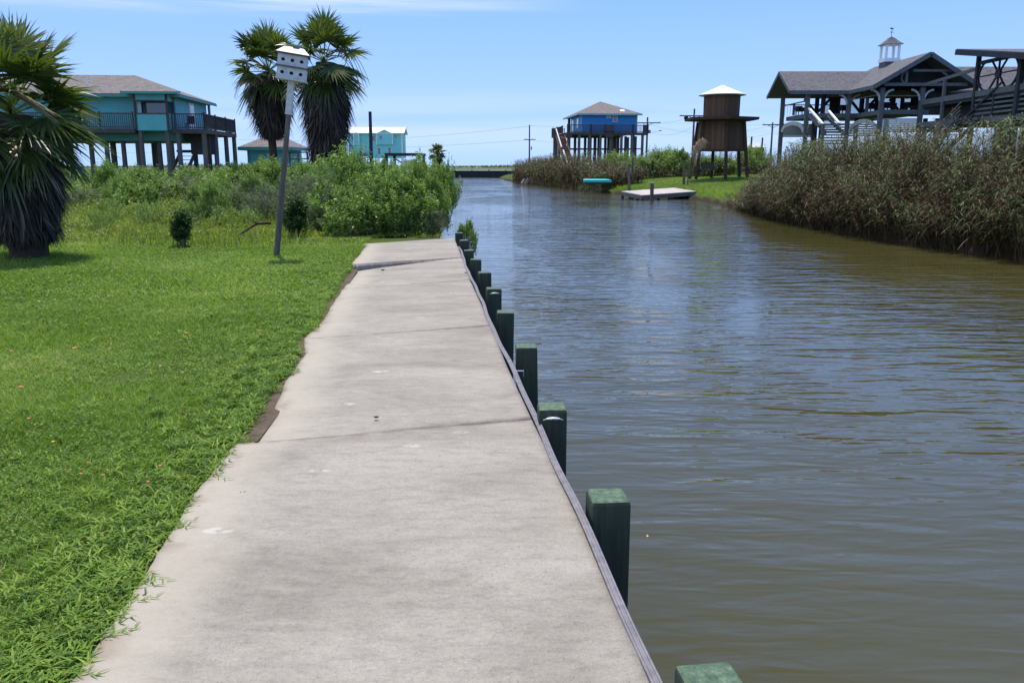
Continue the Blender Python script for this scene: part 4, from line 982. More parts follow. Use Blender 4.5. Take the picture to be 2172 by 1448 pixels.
def side_T(T, u):     # a frame for the wall at right/left side: local u runs along the wall, v outward negative
    return lambda a, b_, z: T(u-b_, a, z)

# ---- teal stilt house, left
o0 = P(377, 290, 57.0); T = frame_at(o0, R(4.5))
zf, ze, zr, gz = Z(283, 57), Z(201, 57), Z(162, 61), .05
h = thing('stilt_house', 'teal house on tall stilts with brown hipped roof and wraparound deck', 'house', (o0[0]-6, 60, gz))
uR, uL, D = 0., -17., 7.4
def fn(mb):
    mb.box(uL, uR-.0, 0, D, zf+.0, ze-.05)
part('wall', M['teal'], h, lambda mb: mb.box(uL, -1.9*0-.0, 0.003, D, zf, ze-.02), T)
part('floor_frame', M['tealtrim'], h, lambda mb: mb.box(uL, uR, -.12, D, zf-.5, zf-.003), T)
ov = .75; rt = .14
def roof(mb):
    a = (uL-ov, -ov, ze); b_ = (uR+.55, -ov, ze); c = (uR+.55, D+ov, ze); d = (uL-ov, D+ov, ze)
    r1 = (uL+3.6, D/2, zr); r2 = (uR-3.7, D/2, zr)
    for q in ([a, b_, r2, r1], [b_, c, r2], [c, d, r1, r2], [d, a, r1]): mb.slab(q, rt)
rf = part('roof', M['roofbrown'], h, roof, T)
def fascia(mb):
    zz = ze-.16; uR2 = uR+.55-ov
    mb.box(uL-ov, uR2+ov, -ov-.05, -ov-.003, zz-.06, zz+.10); mb.box(uR2+ov+.003, uR2+ov+.05, -ov, D+ov, zz-.06, zz+.10)
part('fascia', M['tealtrim'], h, fascia, T)
for uu in (-9.5, -6): 
    mbv = MB(T); mbv.tube([(uu, 1.2, ze+.5), (uu, 1.2, ze+1.15)], .05, 8); mbv.build('vent_pipe', M['white'], rf)
# bay with screened window
bx0, bx1, bv = X(289, 55.6)-o0[0], X(357, 55.6)-o0[0], -1.35
bz0, bz1 = Z(277, 55.6), Z(200, 55.6); wz0, wz1 = Z(241, 55.6), Z(214, 55.6)
bay = part('bay', M['teal'], h, lambda mb: (mb.box(bx0, bx1, bv, -.003, bz0, wz0), mb.box(bx0, bx1, bv, -.003, wz1, bz1)), T)
def bt_(mb):
    for u in (bx0+.05, bx1-.05): mb.box(u-.07, u+.07, bv-.02, bv+.1, bz0-.02, bz1-.002)
    mb.box(bx1-.1, bx1+.03, -.2, -.06, bz0, bz1-.002); mb.box(bx0-.03, bx0+.1, -.2, -.06, bz0, bz1-.002)
    mb.box(bx0, bx1, bv-.04, bv+.03, wz0-.04, wz0+.03); mb.box(bx0, bx1, bv-.04, bv+.03, wz1-.03, wz1+.04)
part('bay_frame', M['deckdark'], h, bt_, T)
part('bay_roof', M['tealtrim'], h, lambda mb: mb.slab([(bx0-.6, bv-.55, bz1+.14), (bx1+.5, bv-.55, bz1+.14), (bx1+.5, 0, bz1+.30), (bx0-.6, 0, bz1+.30)], .16), T)
window(h, T, -24.0-o0[0]-.2 if False else bx0+.5, bx1-.3, wz0+.08, wz1-.08, bv+.8, M['deckdark'], False)
part('curtain', M['dirtywhite'], h, lambda mb: mb.box(bx0+.12, bx0+.35, bv+.3, bv+.34, wz0+.03, wz1-.03), T)
# side door / window on the right-hand wall
sT = side_T(T, uR)
f_ = MB(T); f_.box(uR, uR+.05, 2.9, 4.1, zf+.1, zf+2.2); dr = f_.build('door', M['white'], h)
f_ = MB(T); f_.box(uR+.052, uR+.07, 3.05, 3.95, zf+.9, zf+2.05); f_.build('pane', M['glass'], dr)
# decks
dz = Z(274, 56); 
def deck(mb):
    mb.box(uR+.003, 2.15, -1.1, 7.2, dz-.28, dz); mb.box(uL, bx0-.05, -1.5, -.123, dz-.28, dz)
part('deck', M['deckdark'], h, deck, T)
def rl(mb):
    zt = Z(242, 56)
    for a, b_, n in (((.05, -1.05), (2.1, -1.05), 16), ((2.1, -1.05), (2.1, 1.7), 20), ((2.1, 1.7), (2.1, 4.4), 20), ((2.1, 4.4), (2.1, 7.1), 20), ((2.1, 7.1), (.1, 7.1), 14),
                     ((bx0-.1, -1.45), (bx0-2.2, -1.45), 16), ((bx0-2.2, -1.45), (bx0-4.6, -1.45), 18), ((bx0-4.6, -1.45), (bx0-7.2, -1.45), 18), ((bx0-7.2, -1.45), (bx0-10, -1.45), 18)):
        mb = MB(T); railing(mb, a, b_, dz, zt, n); mb.build('railing', M['deckdark'], h)
rl(None)
part('porch_post', M['tealtrim'], h, lambda mb: mb.box(.2, .36, 7.0, 7.16, dz+.003, ze-.2), T)
ulist = [X(p, 56.2)-o0[0] for p in (183, 215, 250, 280, 325, 351)]
for (u, v) in [(u, .25) for u in ulist]+[(2.0, -.95), (2.0, 1.8), (2.0, 4.6), (2.0, 6.95), (.35, -.95), (.1, 3.4), (.1, 7.0)]+[(u, 3.6) for u in (-12.5, -8.6, -5.6, -2.6)]+[(u, 7.0) for u in (-13, -10, -7, -4)]+[(bx0+.2, bv+.2), (bx1-.2, bv+.2)]:
    mb = MB(T); zt = (dz-.285 if u > 0 and v != 3.4 else zf-.503); 
    if (u, v) in [(bx0+.2, bv+.2), (bx1-.2, bv+.2)]: zt = bz0-.02
    mb.tube([(u, v, gz-.4), (u, v, zt)], [.17, .15], 10); mb.build('stilt', M['piling'], h)
for du in (-.9, -1.35): part('drain_pipe', M['dirtywhite'], h, lambda mb: mb.tube([(du, .6, gz), (du, .6, zf-.5)], .05, 8), T)
def stairs_(mb, a, b_, w, n, side):
    a = Vector(a); b_ = Vector(b_); s = Vector(side)*w/2
    for t in (-1, 1): mb.beam(a+s*t, b_+s*t, .06, .28)
    for i in range(n):
        p = a.lerp(b_, (i+.5)/n); mb.beam(p-s*.97+Vector((0, 0, .05)), p+s*.97+Vector((0, 0, .05)), .24, .04)
part('staircase', M['deckdark'], h, lambda mb: (stairs_(mb, (1.6, 2.2, dz-.4), (.4, 2.2, gz+2.6), 1.2, 9, (0, 1, 0)), mb.box(-.6, .5, 1.4, 2.9, gz+2.45, gz+2.6), stairs_(mb, (.2, 1.4, gz+2.5), (-.3, -1.2, gz), 1.0, 10, (1, 0, 0))), T)
part('storage_box', M['deckdark'], h, lambda mb: (mb.box(.45, 1.75, 1.2, 3.4, gz+2.3, dz-.31),), T)
# person-height clutter on the deck
for i, (u, v) in enumerate([(.7, .6), (1.5, 2.6)]):
    c = thing('deck_chair', ['dark deck chair by the corner of the teal deck', 'dark deck chair behind the side railing of the teal deck'][i], 'chair', T(u, v, dz), 'chairs on the teal house deck')
    part('seat', M['black'], c, lambda mb: mb.box(u-.25, u+.25, v-.25, v+.25, dz+.4, dz+.45), T)
    part('backrest', M['black'], c, lambda mb: mb.slab([(u-.25, v+.24, dz+.95), (u+.25, v+.24, dz+.95), (u+.25, v+.29, dz+.95), (u-.25, v+.29, dz+.95)], .5), T)
    for a in (-.22, .22):
        for b_ in (-.22, .22): part('leg', M['black'], c, lambda mb: mb.box(u+a-.02, u+a+.02, v+b_-.02, v+b_+.02, dz, dz+.4), T)

# ---- small teal shed
YS = 66; o1 = P(527, 345, YS); T = frame_at(o1, 0); ws = X(607, YS)-o1[0]
h = thing('shed', 'small teal outbuilding with brown hipped roof behind the shaggy palms', 'shed', (o1[0]+ws/2, YS+2, .2))
ze, zr, gz = Z(312, YS), Z(292, YS+2.4), .2
part('wall', M['teal'], h, lambda mb: mb.box(0, ws, 0, 4.6, gz, ze-.15), T)
ov = .55
part('roof', M['roofbrown'], h, lambda mb: [mb.slab(q, .12) for q in ([(-ov, -ov, ze), (ws+ov, -ov, ze), (ws/2+.2, 2.3, zr+.3), (ws/2-.2, 2.3, zr+.3)], [(ws+ov, -ov, ze), (ws+ov, 5.1, ze), (ws/2+.2, 2.3, zr+.3)], [(ws+ov, 5.1, ze), (-ov, 5.1, ze), (ws/2-.2, 2.3, zr+.3), (ws/2+.2, 2.3, zr+.3)], [(-ov, 5.1, ze), (-ov, -ov, ze), (ws/2-.2, 2.3, zr+.3)])], T)
part('fascia', M['tealtrim'], h, lambda mb: (mb.box(-ov-.02, ws+ov+.02, -ov-.06, -ov-.004, ze-.26, ze-.02), mb.box(ws+ov+.004, ws+ov+.06, -ov, 5.1, ze-.26, ze-.02), mb.box(-ov-.06, -ov-.004, -ov, 5.1, ze-.26, ze-.02)), T)
part('corner_trim', M['tealtrim'], h, lambda mb: mb.box(-.04, .14, -.04, -.003, gz, ze-.18), T)
part('corner_trim', M['tealtrim'], h, lambda mb: mb.box(ws-.14, ws+.04, -.04, -.003, gz, ze-.18), T)
a, b_ = P(612, 324, YS), P(652, 323, YS)
h2 = thing('fence', 'low grey rail fence beside the small teal outbuilding', 'fence', (a[0], YS, .2))
part('rail', M['greypost'], h2, lambda mb: (mb.beam(a, b_, .06, .1), mb.beam((a[0], YS, a[2]-.5), (b_[0], YS, b_[2]-.5), .06, .1)))
for t in (.03, .5, .97): part('post', M['greypost'], h2, lambda mb: mb.box(a[0]+(b_[0]-a[0])*t-.06, a[0]+(b_[0]-a[0])*t+.06, YS+.04, YS+.14, .1, a[2]))

# ---- tall bare pole
a = P(788, 360, 60); b_ = P(785.5, 237, 60); mb = MB(); mb.tube([(a[0], 60, .2), (b_[0]-.02, 60, b_[2])], [.14, .11], 10)
tag(mb.build('pole', M['bluegrey_dark']), 'tall bare dark pole in front of the aqua house', 'pole')

# ---- open carport frame
YC = 76; zt = Z(325, YC); xs_ = [X(820, YC), X(891, YC)]
h = thing('carport', 'open dark timber carport frame right of the aqua house', 'carport', ((xs_[0]+xs_[1])/2, YC, .2))
part('roof', M['bluegrey_dark'], h, lambda mb: mb.box(xs_[0]-.15, xs_[1]+.15, YC-.6, YC+3.4, zt-.22, zt))
for (x, y) in ((xs_[0], YC-.4), (xs_[0]+.22, YC+3.2), (xs_[1], YC-.4), (xs_[1]-.05, YC+3.2)):
    part('post', M['bluegrey_dark'], h, lambda mb: mb.box(x-.12, x+.12, y-.12, y+.12, 0, zt-.223))

# ---- aqua two-storey house far away
YA = 215; o1 = P(741, 345, YA); T = frame_at(o1, R(2)); wa = X(853, YA)-o1[0]; gz = .4
h = thing('beach_house', 'two storey aqua beach house on white stilts with pale metal roof', 'house', (o1[0]+wa/2, YA+5, gz))
zb, ze, zr = Z(335, YA), Z(283, YA), Z(273, YA+4)
part('wall', M['aqua'], h, lambda mb: mb.box(0, wa, 0, 9, zb, ze), T)
def rf(mb):
    mb.slab([(-.5, -.6, ze+.1), (wa+.6, -.6, ze+.1), (wa+.6, 4.5, zr+.4), (-.5, 4.5, zr+.4)], .2)
    mb.slab([(-.5, 4.5, zr+.4), (wa+.6, 4.5, zr+.4), (wa+.6, 9.6, ze+.1), (-.5, 9.6, ze+.1)], .2)
part('roof', M['tin'], h, rf, T)
def gab(mb, u0, u1, z0, z1, zp, v):
    mb.add([(u0, v, z0), (u1, v, z0), (u1, v, z1), ((u0+u1)/2, v, zp), (u0, v, z1), (u0, 0, z0), (u1, 0, z0), (u1, 2.5, z1), ((u0+u1)/2, 3.5, zp), (u0, 2.5, z1)],
           [(0, 1, 2, 3, 4), (0, 5, 6, 1), (1, 6, 7, 2), (2, 7, 8, 3), (3, 8, 9, 4), (4, 9, 5, 0)])
U = lambda px: X(px, YA)-o1[0]
for (p0, p1, yt, yb, yp) in ((751, 762, 285, 309, 283), (799, 833, 284, 307, 277)):
    d = MB(T); gab(d, U(p0), U(p1), Z(yb, YA), Z(yt, YA), Z(yp, YA)+.1, -.5); gw = d.build('gable', M['aqua'], h)
    d = MB(T); 
    for u in (U(p0), U(p1)): d.box(u-.1, u+.1, -.56, -.503, Z(yb, YA), Z(yt, YA))
    d.beam((U(p0), -.56, Z(yt, YA)), ((U(p0)+U(p1))/2, -.56, Z(yp, YA)+.15), .1, .2); d.beam((U(p1), -.56, Z(yt, YA)), ((U(p0)+U(p1))/2, -.56, Z(yp, YA)+.15), .1, .2)
    d.build('trim', M['white'], gw)
for (p0, p1, y1, y2) in ((745.5, 750, 289, 297), (789, 795, 289, 299), (805, 810.5, 288, 295), (837, 841.5, 287, 293), (800, 806, 314, 327), (822.5, 828, 313, 325)):
    window(h, T, U(p0), U(p1), Z(y2, YA), Z(y1, YA), -.52 if p0 == 805 else -.004, M['white'], True)
part('corner_trim', M['white'], h, lambda mb: mb.box(wa-.25, wa+.03, -.05, -.004, zb, ze), T)
part('stove_unit', M['rust'], h, lambda mb: (mb.box(U(762), U(777), -1.6, -.1, Z(332, YA), Z(328, YA)), mb.box(U(764), U(770), -1.3, -.3, Z(328, YA)+.003, Z(326, YA)), mb.box(U(771), U(775.5), -1.3, -.3, Z(328, YA)+.003, Z(325.6, YA))), T)
part('landing', M['white'], h, lambda mb: mb.box(U(760), U(779), -2, -.05, Z(334.5, YA), Z(332, YA)-.01), T)
for p_ in (744, 771, 800.5, 828, 852):
    st = part('stilt', M['white'], h, lambda mb: mb.box(U(p_)-.3, U(p_)+.3, .1, .7, 0, zb), T)
    if 744 < p_ < 852:
        m2 = MB(T); m2.beam((U(p_)-.2, .05, zb-1.5), (U(p_)-1.5, .05, zb-.1), .12); m2.beam((U(p_)+.2, .05, zb-1.5), (U(p_)+1.5, .05, zb-.1), .12); m2.build('brace', M['white'], st)
part('staircase', M['bluegrey'], h, lambda mb: stairs_(mb, (U(836), -.8, zb-.1), (U(850), -.8, Z(345, YA)), 1.2, 8, (0, 1, 0)), T)
YB = 205
h = thing('utility_shed', 'little white box shed with cream and aqua bands under the aqua house', 'shed', (X(868, YB), YB, .3))
xa, xb = X(855, YB), X(879.5, YB)
part('upper_band', M['cream'], h, lambda mb: mb.box(xa, xb, YB, YB+3, Z(348, YB), Z(341.5, YB)))
part('lower_band', M['aqua'], h, lambda mb: mb.box(xa, xb, YB, YB+3, .2, Z(348, YB)-.003))
part('roof', M['white'], h, lambda mb: mb.box(xa-.15, xb+.15, YB-.2, YB+3.2, Z(341.5, YB)+.003, Z(339, YB)))
part('corner_trim', M['white'], h, lambda mb: mb.box(xb-.2, xb+.06, YB-.06, YB-.004, .2, Z(341.6, YB)))

# ---- far bulkhead with its pilings
h = thing('far_bulkhead', 'dark timber bulkhead closing the far end of the canal', 'bulkhead', (-6, 185.6, WATER))
mb = MB(); mb.box(-60, 8, 185.9, 186.2, WATER-1, .30); mb.build('sheeting', M['bluegrey_dark'], h)
mb = MB(); mb.box(-60, 8, 185.7, 186.3, .303, .42); mb.build('cap', M['bluegrey_dark'], h)
for k in range(24): part('post', M['bluegrey_dark'], h, lambda mb: mb.box(-24+k*1.25, -23.76+k*1.25, 185.55, 185.69, WATER-1, .45+.2*(k % 3 == 0)))

# ---- blue stilt house, right of the canal
YH = 112.; o2 = P(1232, 290, YH); T_ = frame_at(o2, R(6)); T = lambda u, v, z: T_(u*1.12, v*1.12, z); wb = 6.75; gz = .7
h = thing('stilt_house', 'bright blue house on many dark stilts with orange brown outside stairs', 'house', (o2[0]+3.8, 117, gz))
zf, ze, zr = Z(284, YH), Z(241, YH), Z(217.5, 117.6)
Db = 9.6
part('wall', M['blue'], h, lambda mb: mb.box(0, wb, 0, 6.8, zf, ze-.12), T)
ov = .45
def rf(mb):
    a = (-ov, -ov, ze); b_ = (wb+ov, -ov, ze); c = (wb+ov, Db+ov, ze); d = (-ov, Db+ov, ze); p1 = (wb/2-.2, 4.4, zr+.1); p2 = (wb/2-.2, 5.0, zr+.1)
    for q in ([a, b_, p1], [b_, c, p2, p1], [c, d, p2], [d, a, p1, p2]): mb.slab(q, .12)
rf = part('roof', M['roofbrown'], h, rf, T)
mb = MB(T); mb.tube([(wb-1.5, 4.5, ze+.3), (wb-1.5, 4.5, Z(227, 116.5))], .11, 8); mb.build('chimney', M['black'], rf)
mb = MB(T); mb.tube([(wb-1.5, 4.5, Z(227, 116.5)+.003), (wb-1.5, 4.5, Z(224, 116.5))], .14, 8); mb.build('chimney_cap', M['white'], rf)
mb = MB(T); mb.slab([(4.5, -.7, ze+.28), (5.05, -.7, ze+.28), (5.05, -.45, ze+.5), (4.5, -.45, ze+.5)], .06); mb.build('dish', M['white'], rf)
part('fascia', M['bluetrim'], h, lambda mb: (mb.box(-ov-.05, wb+ov+.05, -ov-.06, -ov-.004, ze-.22, ze-.02), mb.box(-ov-.06, -ov-.004, -ov, Db+ov, ze-.22, ze-.02)), T)
part('corner_trim', M['bluetrim'], h, lambda mb: (mb.box(-.03, .12, -.04, -.003, zf, ze-.13), mb.box(wb-.1, wb+.03, -.04, -.003, zf, ze-.13)), T)
ub = lambda px: (X(px, YH)-o2[0])/1.12
window(h, T, ub(1287), ub(1295), Z(249.5, YH), Z(245.5, YH), -.003, M['white'], False)
window(h, T, ub(1300.5), ub(1308.5), Z(257.5, YH), Z(245.5, YH), -.003, M['white'], True)
LT = lambda a, b_, z: T(b_, 6.8-a, z)     # left-hand wall; a runs towards the camera
f1 = MB(T); f1.box(-.05, -.003, 4.6, 5.9, zf+.2, ze-.45); d1 = f1.build('door', M['bluetrim'], h); f1 = MB(T); f1.box(-.06, -.052, 4.85, 5.65, zf+.4, ze-.6); f1.build('pane', M['glass'], d1)
f1 = MB(T); f1.box(-.05, -.003, 1.6, 2.6, zf+.8, ze-.5); d1 = f1.build('window', M['white'], h); f1 = MB(T); f1.box(-.06, -.052, 1.75, 2.45, zf+.9, ze-.6); f1.build('pane', M['glass'], d1)
part('porch_post', M['deckdark'], h, lambda mb: (mb.box(0, .3, 8.9, 9.2, zf, ze-.15),), T)
dz = Z(281, 110.5)
part('deck', M['deckdark'], h, lambda mb: (mb.box(-1.9, wb+1.0, -1.5, -.05, dz-.3, dz), mb.box(-1.9, -.06, -.047, 10.6, dz-.3, dz), mb.box(-.057, wb, 6.9, 10.6, dz-.3, dz)), T)
def rl(mb):
    zt = Z(265.5, 110.5)
    for a, b_, n in (((-1.85, -1.45), (.9, -1.45), 16), ((.9, -1.45), (2.6, -1.45), 16), ((2.6, -1.45), (3.5, -1.45), 6), ((3.5, -1.45), (5.9, -1.45), 16), ((5.9, -1.45), (wb+.95, -1.45), 12), ((wb+.95, -1.45), (wb+.95, .5), 9), ((-1.85, 2.2), (-1.85, 6.3), 24), ((-1.85, 6.3), (-1.85, 10.4), 24)):
        mb = MB(T); railing(mb, a, b_, dz, zt, n, .14, .09, .045); mb.build('railing', M['deckdark'], h)
rl(None)
part('balcony_box', M['deckdark'], h, lambda mb: (mb.box(2.55, 3.6, -1.72, -1.52, dz+.15, dz+.95), mb.slab([(2.6, -1.7, dz-.3), (3.55, -1.7, dz-.3), (3.55, -1.52, dz-.3), (2.6, -1.52, dz-.3)], .35)), T)
for v in (-1.3, 0.2, 3.3, 6.6, 10.3):
    for k in range(8 if v in (-1.3, 3.3, 6.6) else 4):
        u = (-1.7+k*1.26) if v in (-1.3, 3.3, 6.6) else (-1.4+k*2.6)
        if v == 3.3: u += .35
        if v == 6.6: u += .2
        mb = MB(T); mb.tube([(u, v, gz-.3), (u, v, dz-.303)], .17, 8); mb.build('stilt', M['piling'], h)
part('brace_rail', M['deckdark'], h, lambda mb: (mb.box(-1.6, wb+.6, 3.1, 3.14, Z(318, 115), Z(316, 115)), mb.box(-1.6, wb+.6, -.0, .04, Z(317, 112), Z(314.6, 112))), T)
# landing and stairs
YL = 110.3; la, lb = X(1173, YL, 285), X(1199, YL, 285)
part('landing', M['deckdark'], h, lambda mb: mb.box(la, lb+.9, YL-.2, YL+1.8, Z(292, YL), Z(286, YL)))
part('landing_rail', M['deckdark'], h, lambda mb: railing(mb, (la, YL-.15), (la, YL+1.7), Z(286, YL), Z(273, YL), 8, .12))
part('landing_rail', M['deckdark'], h, lambda mb: (railing(mb, (la, YL+1.7), (lb, YL+1.7), Z(286, YL), Z(273, YL), 10, .1),))
for x_ in (la+.12, la+.55): part('stilt', M['piling'], h, lambda mb: mb.tube([(x_, YL, .3), (x_, YL, Z(292, YL))], .09, 8))
a = Vector((X(1188, 110), 110, Z(288, 110))); b_ = Vector((X(1213, 105.5), 105.5, .7))
part('staircase', M['stair'], h, lambda mb: (stairs_(mb, a, b_, 1.15, 16, (1, 0, 0)), mb.beam(a-Vector((0, 0, .14)), b_-Vector((0, 0, .14)), 1.0, .05)))
part('handrail', M['white'], h, lambda mb: (mb.beam(a+Vector((-.55, 0, .85)), a.lerp(b_, .5)+Vector((-.55, 0, .85)), .13, .14), mb.beam(a.lerp(b_, .58)+Vector((-.45, 0, .85)), a.lerp(b_, .92)+Vector((-.45, 0, .85)), .13, .14)))

# ---- brown wooden tower
YT = 78.; xc = X(1527, YT); zt_ = lambda y: Z(y, YT)
h = thing('water_tower', 'brown wooden mock water tower with white cone roof on splayed legs', 'tower', (xc, YT, .7))
pr = lambda px, px2: (px2-px)/2/1779*YT
part('lower_body', M['brownwood'], h, lambda mb: mb.lathe((xc, YT), [(2.28, zt_(318)), (2.10, zt_(258))], 6))
part('floor_ring', M['brownbeam'], h, lambda mb: mb.lathe((xc, YT), [(2.40, zt_(321)), (2.40, zt_(317)-.0)], 6))
part('platform', M['brownbeam'], h, lambda mb: mb.lathe((xc, YT), [(2.3, zt_(257.5)), (3.45, zt_(256)), (3.50, zt_(250.5)), (2.3, zt_(250))], 6))
part('tank', M['brownwood'], h, lambda mb: mb.lathe((xc, YT), [(1.62, zt_(250)+.003), (1.64, zt_(203))], 20))
part('roof', M['white'], h, lambda mb: mb.lathe((xc, YT), [(1.9, zt_(203.5)), (2.12, zt_(203)), (2.12, zt_(201.8)), (.05, zt_(181))], 20))
for k in range(6):
    t = 2*math.pi*(k+.5)/6
    part('leg', M['brownbeam'], h, lambda mb: mb.beam((xc+2.14*math.cos(t), YT+2.14*math.sin(t), zt_(258)-.01), (xc+2.72*math.cos(t), YT+2.72*math.sin(t), .35), .26, .22))
lx = X(1453, YT-1)
mb = MB(); mb.tube([(lx, YT-.8, zt_(250)), (lx, YT-.8, zt_(254))], .03, 6); mb.tube([(lx-.1, YT-.9, zt_(252)), (lx+.1, YT-1.1, zt_(249))], .14, 8); mb.build('floodlight', M['black'], h)
# swing hung under it
h = thing('porch_swing', 'grey bench swing hanging under the brown tower', 'swing', (xc-.9, YT-.4, 1.1))
part('seat', M['greypost'], h, lambda mb: (mb.box(xc-1.7, xc-.4, YT-.7, YT-.2, 1.18, 1.25), mb.box(xc-1.75, xc-1.65, YT-.7, YT-.2, 1.255, 1.5), mb.box(xc-.45, xc-.35, YT-.7, YT-.2, 1.255, 1.5)))
part('backrest', M['greypost'], h, lambda mb: mb.slab([(xc-1.65, YT-.18, 1.9), (xc-.45, YT-.18, 1.9), (xc-.45, YT-.12, 1.9), (xc-1.65, YT-.12, 1.9)], .6))
for x_ in (xc-1.7, xc-.4): part('chain', M['black'], h, lambda mb: mb.beam((x_, YT-.45, 1.5), (x_, YT-.45, zt_(321)), .025))
# posts near the tower and dock
for (px, yb, yt, Yp, r, lb) in ((1454, 376, 344, 71, .11, 'short grey post on the lawn left of the tower legs'), (1462.5, 380, 362, 70, .05, 'thin low stake beside the short grey post'), (1343, 370, 335, 80, .07, 'thin grey stake at the edge of the reeds')):
    mb = MB(); x_ = X(px, Yp); mb.tube([(x_, Yp, 0), (x_, Yp, Z(yt, Yp))], r, 8); tag(mb.build('post', M['greypost']), lb, 'post')
mb = MB(); Yp = 67.5; a = P(1337, 405, Yp); b_ = P(1333, 349, Yp); mb.tube([a[:2]+(WATER-.5,), b_], [.12, .10], 8); tag(mb.build('post', M['greypost']), 'tall leaning grey mooring post at the left end of the dock', 'post')
mb = MB(); Yp = 62.5; a = P(1383, 420, Yp); b_ = P(1383, 389, Yp); mb.tube([a[:2]+(WATER-.5,), b_], [.14, .14], 8)
t = thing('post', 'short thick grey post with steel cap in front of the dock', 'post', (a[0], Yp, WATER)); mb.build('shaft', M['greypost'], t)
mb = MB(); mb.tube([(a[0], Yp, b_[2]+.003), (a[0], Yp, b_[2]+.06)], .16, 8); mb.box(a[0]-.02, a[0]+.02, Yp-.2, Yp+.2, b_[2]+.06, b_[2]+.14); mb.build('cap', M['steel'], t)

# ---- dock
c0, c1, c2 = P(1318, 405.7, 66.5), P(1362, 413.9, 63.3), P(1477, 405.7, 66.5)
c3 = tuple(Vector(c0)+Vector(c2)-Vector(c1))
h = thing('dock', 'weathered pale plank dock on short piles at the grassy bank', 'dock', (c1[0]+2, 66, WATER))
mb = MB(); mb.slab([c0, c1, c2, c3], .06); mb.build('deck', M['deckboards'], h)
mb = MB()
for a, b_ in ((c0, c1), (c1, c2), (c2, c3), (c3, c0)):
    a = Vector(a)-Vector((0, 0, .20)); b_ = Vector(b_)-Vector((0, 0, .20)); mb.beam(a, b_, .06, .26)
mb.build('fascia', M['slatgrey'], h)
for (s1, s2) in ((.02, .02), (.5, .02), (.98, .02), (.02, .5), (.5, .5), (.98, .3), (.3, .98), (.02, .9)):
    p_ = Vector(c1).lerp(Vector(c2), s2).lerp(Vector(c0).lerp(Vector(c3), s2), s1)
    mb = MB(); mb.tube([(p_.x, p_.y+.1, WATER-.6), (p_.x, p_.y+.1, p_.z-.07)], .11, 8); mb.build('pile', M['deckdark'], h)
# turquoise platform
Yq = 79.; h = thing('jetty', 'small turquoise topped jetty on thin legs at the reed edge', 'jetty', (X(1265, Yq), Yq, WATER))
xa, xb = X(1238, Yq, 385), X(1297, Yq, 385); zq = Z(382, Yq)
m_teal = plain('turquoise_paint', (.05, .50, .48), .5, .06, 3, bmp=0)
part('top', m_teal, h, lambda mb: mb.slab([(xa, Yq, zq), (xb, Yq, zq+.0), (xb-.3, Yq+1.6, zq+.08), (xa+.1, Yq+1.6, zq+.08)], .22))
part('frame', M['deckdark'], h, lambda mb: mb.box(xa+.2, xb-.7, Yq+.1, Yq+1.3, zq-.36, zq-.23))
for x_ in (xa+.1, xa+.9, xa+1.5): part('leg', M['greypost'], h, lambda mb: mb.box(x_-.05, x_+.05, Yq+.2, Yq+.32, WATER-.5, zq-.225))
mb = MB(); x_, y_ = X(1120, 118, 385), 118
for k in range(5): mb.beam((x_-.9+k*.35, y_+random.uniform(-.4, .4), WATER+.1), (x_-.5+k*.45, y_+random.uniform(-.3, .5), WATER+.7+.1*k), .16, .2)
tag(mb.build('driftwood', M['debris']), 'heap of pale driftwood at the water edge below the far reeds', 'driftwood')

# ---- utility poles and wires
POLES = [(1123, 350, 265, 150, .14, 1.4, 'utility pole standing alone left of the blue house', 296), (1372, 345, 249, 135, .17, 3.4, 'utility pole with crossarm just right of the blue house', 261), (1470, 345, 231, 120, .16, 3.4, 'utility pole with crossarm behind the brown tower', 246), (1636.5, 345, 260, 130, .16, 2.6, 'utility pole seen left of the dark pavilion', 265)]
for (px, yb, yt, Yp, r, arm, lb, ya) in POLES:
    x_ = X(px, Yp); zt0 = Z(yt, Yp); h = thing('utility_pole', lb, 'utility pole', (x_, Yp, .6), 'utility poles along the far road')
    part('shaft', M['polewood'], h, lambda mb: mb.tube([(x_, Yp, .3), (x_, Yp, zt0)], [r*1.1, r*.75], 8))
    if px == 1123: part('crossarm', M['polewood'], h, lambda mb: mb.box(x_-1.0, x_+1.1, Yp-.25, Yp-.13, Z(ya+1, Yp), Z(ya-.5, Yp)))
    else: part('crossarm', M['polewood'], h, lambda mb: (mb.box(x_-arm*.62, x_+arm*.6, Yp-.3, Yp-.17, Z(ya+1.2, Yp), Z(ya-1, Yp)), mb.beam((x_-.9, Yp-.2, Z(ya, Yp)), (x_, Yp-.2, Z(ya+7, Yp)), .06), mb.beam((x_+.9, Yp-.2, Z(ya, Yp)), (x_, Yp-.2, Z(ya+7, Yp)), .06)))
    for s_ in (-1, 0, 1): part('insulator', M['steel'], h, lambda mb: mb.tube([(x_+s_*.55*(arm if px != 1123 else 1), Yp-.23, Z(ya-1, Yp)), (x_+s_*.55*(arm if px != 1123 else 1), Yp-.23, Z(ya-3, Yp))], .05, 6))
    if px in (1372, 1123): part('transformer', M['slatgrey'], h, lambda mb: mb.tube([(x_+.35, Yp-.1, Z(ya+22, Yp)), (x_+.35, Yp-.1, Z(ya+15, Yp))], .2 if px == 1372 else .1, 8))
    if px == 1372: part('lamp_arm', M['steel'], h, lambda mb: (mb.beam((x_, Yp-.1, Z(283, Yp)), (x_+1.9, Yp-.6, Z(278, Yp)), .05), mb.tube([(x_+1.8, Yp-.6, Z(278, Yp)), (x_+2.2, Yp-.6, Z(277, Yp))], .1, 8)))
